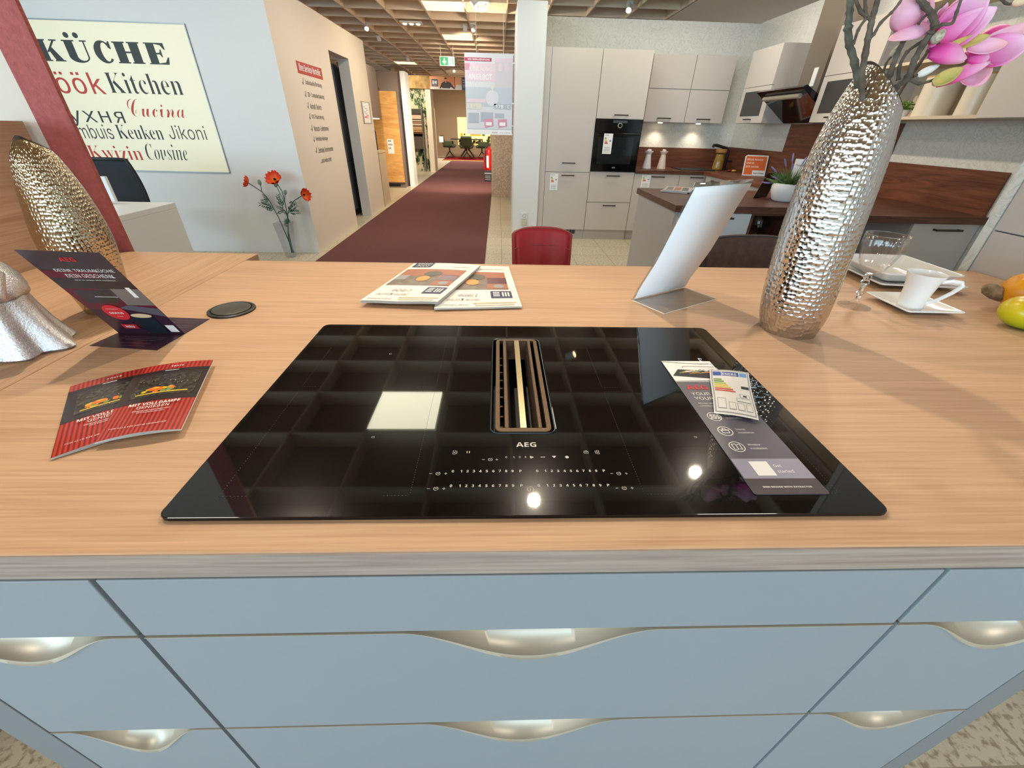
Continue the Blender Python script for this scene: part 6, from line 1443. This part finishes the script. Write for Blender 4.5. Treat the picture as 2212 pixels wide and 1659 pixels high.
hd = thing('cooker_hood', 'black slanted cooker hood with steel edge between the two wall cupboards', 'cooker hood', (2.9, 4.38, 1.37))
ya, yb = 4.01, 4.76
mb = MB()
for (y_, ) in (): pass
pts = [(2.60, 1.632), (2.64, 1.650), (3.06, 1.43), (3.10, 1.375), (2.98, 1.375)]
P_ = lambda y_: [Vector((a_, y_, b_)) for a_, b_ in pts]
mb.add(P_(ya)+P_(yb), [(0,1,2,3,4), (9,8,7,6,5)]+[(k, k+5, (k+1) % 5+5, (k+1) % 5) for k in range(5)])
put('glass_body', mb, m_ovb, hd, bevel=.002)
put('steel_edge', MB().tube([(2.655, ya+.08, 1.575), (2.655, yb-.08, 1.575)], .02, 10), m_steel, hd, smooth=True)
put('chimney', MB().box(2.86, 3.105, 4.20, 4.52, 1.50, 2.70), mat('hood_chimney', (124, 112, 98), .4, .2), hd, bevel=.002)
put('price_card', MB().box(2.852, 2.859, 4.27, 4.33, 1.66, 1.80), m_paperw, hd)
# open shelf and next cupboard
os_ = thing('wall_shelf', 'open beige wall shelf right of the silver vase holding a plant and cylinder vases', 'shelf', (2.93, 2.95, 1.385))
m_shb = mat('beige_board', (206, 188, 160), .55)
put('shelf_board', MB().box(2.76, 3.106, 2.475, 3.418, 1.385, 1.403), m_shb, os_); put('shelf_board', MB().box(2.76, 3.106, 2.475, 3.418, 1.70, 1.718), m_shb, os_); put('shelf_board', MB().box(2.76, 3.106, 2.475, 3.418, 2.02, 2.038), m_shb, os_)
put('back_board', MB().box(3.09, 3.106, 2.475, 3.418, 1.403, 1.70), m_shb, os_)
put('side_board', MB().box(2.76, 3.106, 3.40, 3.418, 1.403, 1.70), m_kf, os_); put('side_board', MB().box(2.76, 3.106, 2.475, 2.49, 1.403, 2.02), m_shb, os_)
t = thing('wall_cabinet', 'closed grey-beige wall cupboard at the right picture edge', 'cabinet', (2.93, 2.1, 1.385))
put('carcass', MB().box(2.77, 3.106, 1.70, 2.474, 1.385, 2.04), m_kf, t); put('door', MB().box(2.75, 2.769, 1.702, 2.472, 1.387, 2.038), m_kf, t, bevel=.001)
for y_, r_, h_, lab in ((2.98, .10, .22, 'wide cream cylinder vase on the open shelf, left of the narrower one'), (2.70, .075, .21, 'narrow cream cylinder vase with tan rim on the open shelf')):
    t = thing('cylinder_vase', lab, 'vase', (2.92, y_, 1.403))
    put('body', MB().lathe([(0, .0005), (r_, .0005), (r_, h_), (r_*.92, h_), (r_*.92, .02)], (2.92, y_, 1.403), 32), mat('cream_glaze', (220, 208, 186), .3), t, smooth=True, sharp=50)
    put('rim', MB().lathe([(r_*.92, h_), (r_*1.01, h_), (r_*1.01, h_+.008), (r_*.92, h_+.008)], (2.92, y_, 1.403), 32), mat('tan_rim', (196, 152, 92), .4), t, smooth=True)
pl = thing('potted_plant', 'small green plant on the open shelf behind the silver vase', 'plant', (2.90, 3.20, 1.403))
put('pot', MB().lathe([(0, .0005), (.04, .0005), (.05, .045), (.046, .045), (0, .04)], (2.90, 3.20, 1.403), 20), m_china, pl, smooth=True)
mb = MB()
for k in range(240):
    a_ = random.uniform(0, 2*PI); e_ = random.uniform(.1, 1.4); rr_ = random.uniform(.03, .085); c_ = Vector((2.90, 3.20, 1.445))
    p = c_+Vector((math.cos(a_)*math.cos(e_), math.sin(a_)*math.cos(e_), math.sin(e_)*.75))*rr_; d1 = Vector((random.uniform(-1, 1), random.uniform(-1, 1), random.uniform(-.2, 1))).normalized()*.014; d2 = d1.orthogonal().normalized()*.005
    mb.add([p-d1, p+d2, p+d1, p-d2], [(0,1,2,3)])
put('leaves', mb, mat('fresh_leaf', (98, 132, 44), .6), pl)
# peninsula with dark top
o = put('peninsula_worktop', MB().box(1.15, 2.02, 2.62, 3.528, .818, .860).box(2.02, 3.108, 2.36, 3.528, .818, .860), m_wal, loc=(2.0, 3.0, .818)); tag(o, 'dark walnut top of the kitchen peninsula with lavender pot', 'worktop')
t = thing('peninsula_cabinet', 'grey-sided peninsula unit with white door and open walnut niche', 'cabinet', (1.6, 3.0, 0))
m_gs = mat('grey_side', (178, 170, 164), .5); m_wd = mat('pale_door', (206, 214, 222), .4)
put('side_panel', MB().box(1.165, 1.19, 2.655, 3.50, 0, .817), m_gs, t)
put('carcass', MB().box(1.19, 1.70, 2.665, 3.50, .1, .817), m_kc, t)
d = put('door', MB().box(1.192, 1.698, 2.64, 2.66, .11, .812), m_wd, t, bevel=.001); handle(d, 1.53, .785, y=2.64, w=.07)
for a in ((1.702, 1.72, 2.645, 3.5, .1, .817), (2.0, 2.018, 2.645, 3.5, .1, .817), (1.72, 2.0, 3.0, 3.02, .1, .817), (1.72, 2.0, 2.65, 3.0, .56, .578), (1.72, 2.0, 2.65, 3.0, .80, .817), (1.72, 2.0, 2.65, 3.0, .1, .12)): put('niche_board', MB().box(*a), m_wal, t)
put('back_panel', MB().box(2.02, 3.1, 3.05, 3.07, 0, .817), m_wal, t)
ng = thing('niche_glass', 'wine glass standing in the open walnut niche of the peninsula', 'glass', (1.86, 2.8, .579))
put('bowl', MB().lathe([(.004, .085), (.03, .10), (.045, .125), (.042, .165), (.034, .195)], (1.86, 2.8, .579), 32), m_glass, ng, smooth=True, solid=.0015); put('stem', MB().lathe([(.034, .001), (.034, .003), (.006, .008), (.0045, .05), (.006, .086)], (1.86, 2.8, .579), 24), m_glass, ng, smooth=True)
t = thing('dishwasher_cabinet', 'grey cabinet with dark handle at the right end of the peninsula', 'cabinet', (2.9, 2.7, 0))
put('carcass', MB().box(2.66, 3.105, 2.44, 3.04, .1, .816), m_gs, t); d = put('door', MB().box(2.66, 3.105, 2.42, 2.439, .105, .814), m_kf, t, bevel=.001); handle(d, 2.89, .775, y=2.42, w=.18); put('plinth', MB().box(2.68, 3.1, 2.46, 3.0, 0, .1), m_gs, t)
# things on the peninsula
o = None
for k, (a_, c_, lab) in enumerate(((0, (196, 188, 178), 'lower magazine of the pair on the peninsula corner'), (.12, (206, 200, 194), 'upper glossy magazine of the pair on the peninsula corner'))):
    t = thing('magazine', lab, 'magazine', (1.46, 3.4, .861+.008*k), 'magazines on the peninsula')
    R_ = Matrix.Rotation(-.55+a_, 3, 'Z'); W0 = Vector((1.44+.01*k, 3.38, .861+.0085*k)); mb = MB(); mu, mv = R_@X, R_@Y
    mb.slab([W0-mu*.105-mv*.148+Z*.008, W0+mu*.105-mv*.148+Z*.008, W0+mu*.105+mv*.148+Z*.008, W0-mu*.105+mv*.148+Z*.008], Z, .0075, 0)
    Wt = W0+Z*.008
    for j in range(9): patch(mb, Wt, mu, mv, -.09+.06*(j % 3), -.04+.06*(j % 3), -.12+.08*(j//3), -.06+.08*(j//3), 1+j % 3, .0008)
    put('cover', mb, [mat('mag_cover_%d' % k, c_, .35), m_pk, m_pt, m_bowl], t)
lv = thing('lavender_pot', 'potted lavender in a white pot on the peninsula', 'plant', (2.075, 2.93, .8605))
put('pot', MB().lathe([(0, .0005), (.075, .0005), (.085, .01), (.105, .06), (.108, .095), (.100, .118), (.094, .118), (.09, .10), (0, .10)], (2.075, 2.93, .8605), 36), mat('white_pot', (232, 232, 230), .45), lv, smooth=True, sharp=60)
mb = MB(); base = Vector((2.075, 2.93, .965))
for k in range(380):
    a_ = random.uniform(0, 2*PI); e_ = random.uniform(.2, 1.5); L = random.uniform(.07, .15); d0 = Vector((math.cos(a_)*math.cos(e_), math.sin(a_)*math.cos(e_), math.sin(e_)))
    p = base+Vector((math.cos(a_), math.sin(a_), 0))*random.uniform(0, .07); s_ = d0.orthogonal().normalized()*.003
    mb.add([p-s_, p+s_, p+d0*L*.6+s_*.8, p+d0*L-Z*.01, p+d0*L*.6-s_*.8], [(0,1,2,3,4)])
put('leaves', mb, mat('lavender_leaf', (70, 116, 72), .7, noise=(60, (120, 146, 82), .2)), lv)
mlav = mat('lavender_bloom', (140, 130, 186), .8)
for k, (dx, dz) in enumerate(((-.14, .10), (-.11, .045), (-.085, .145), (-.05, .12), (-.02, .175), (.05, .155), (.08, .20), (.16, .235), (-.15, .01), (.12, .12))):
    p1 = base+Vector((dx, random.uniform(-.05, .05), dz)); d0 = (p1-base).normalized()
    put('flower_stalk', MB().tube([base+d0*.03, p1], .0018, 5), MATS['lavender_leaf'], lv)
    put('flower', MB().tube([p1-d0*.03, p1-d0*.01, p1+d0*.02, p1+d0*.03], [.003, .006, .005, .002], 7), mlav, lv, smooth=True)
tb = thing('tablet_stand', 'black tilted tablet leaning behind the white lavender pot', 'tablet', (1.98, 3.05, .8605))
mb = MB(); mb.slab([(1.905, 3.03, .8615), (2.06, 3.13, .8615), (2.11, 3.16, 1.03), (1.99, 3.08, 1.03)], Vector((.5, -.8, .2)), .008); put('screen', mb, m_ovb, tb)
cd = thing('promo_card', 'white upright card on the peninsula between lavender and silver vase', 'card', (2.37, 3.2, .8605))
mb = MB(); mb.slab([(2.27, 3.24, .8615), (2.45, 3.20, .8615), (2.46, 3.24, 1.115), (2.29, 3.28, 1.12)], Vector((-.2, -1, .1)), .003, 0); q0 = Vector((2.29, 3.2615, 1.07)); text(mb, 'Testsieger', q0, (2.45-2.27, -.04, 0), (.02, .04, .255), size=.028, mi=1, lift=.004)
put('printed_card', mb, [m_paperw, m_ink], cd)
# tall unit block at the right end of the island
t = thing('tall_cabinet', 'tall grey-beige cabinet block abutting the right end of the island', 'cabinet', (1.85, .4, 0))
put('carcass', MB().box(1.572, 2.2, -.6, 1.03, .08, 2.3), m_kf, t)
put('door', MB().box(1.552, 1.571, -.6, 1.028, 1.038, 2.3), m_kf, t, bevel=.001); put('door', MB().box(1.552, 1.571, -.6, 1.028, .1, 1.034), m_kf, t, bevel=.001)
put('plinth', MB().box(1.60, 2.18, -.58, 1.02, 0, .08), m_gs, t)
struct('wall_end_right', MB().box(1.55, 2.2, 1.032, 1.06, 0, 2.4), m_paper)
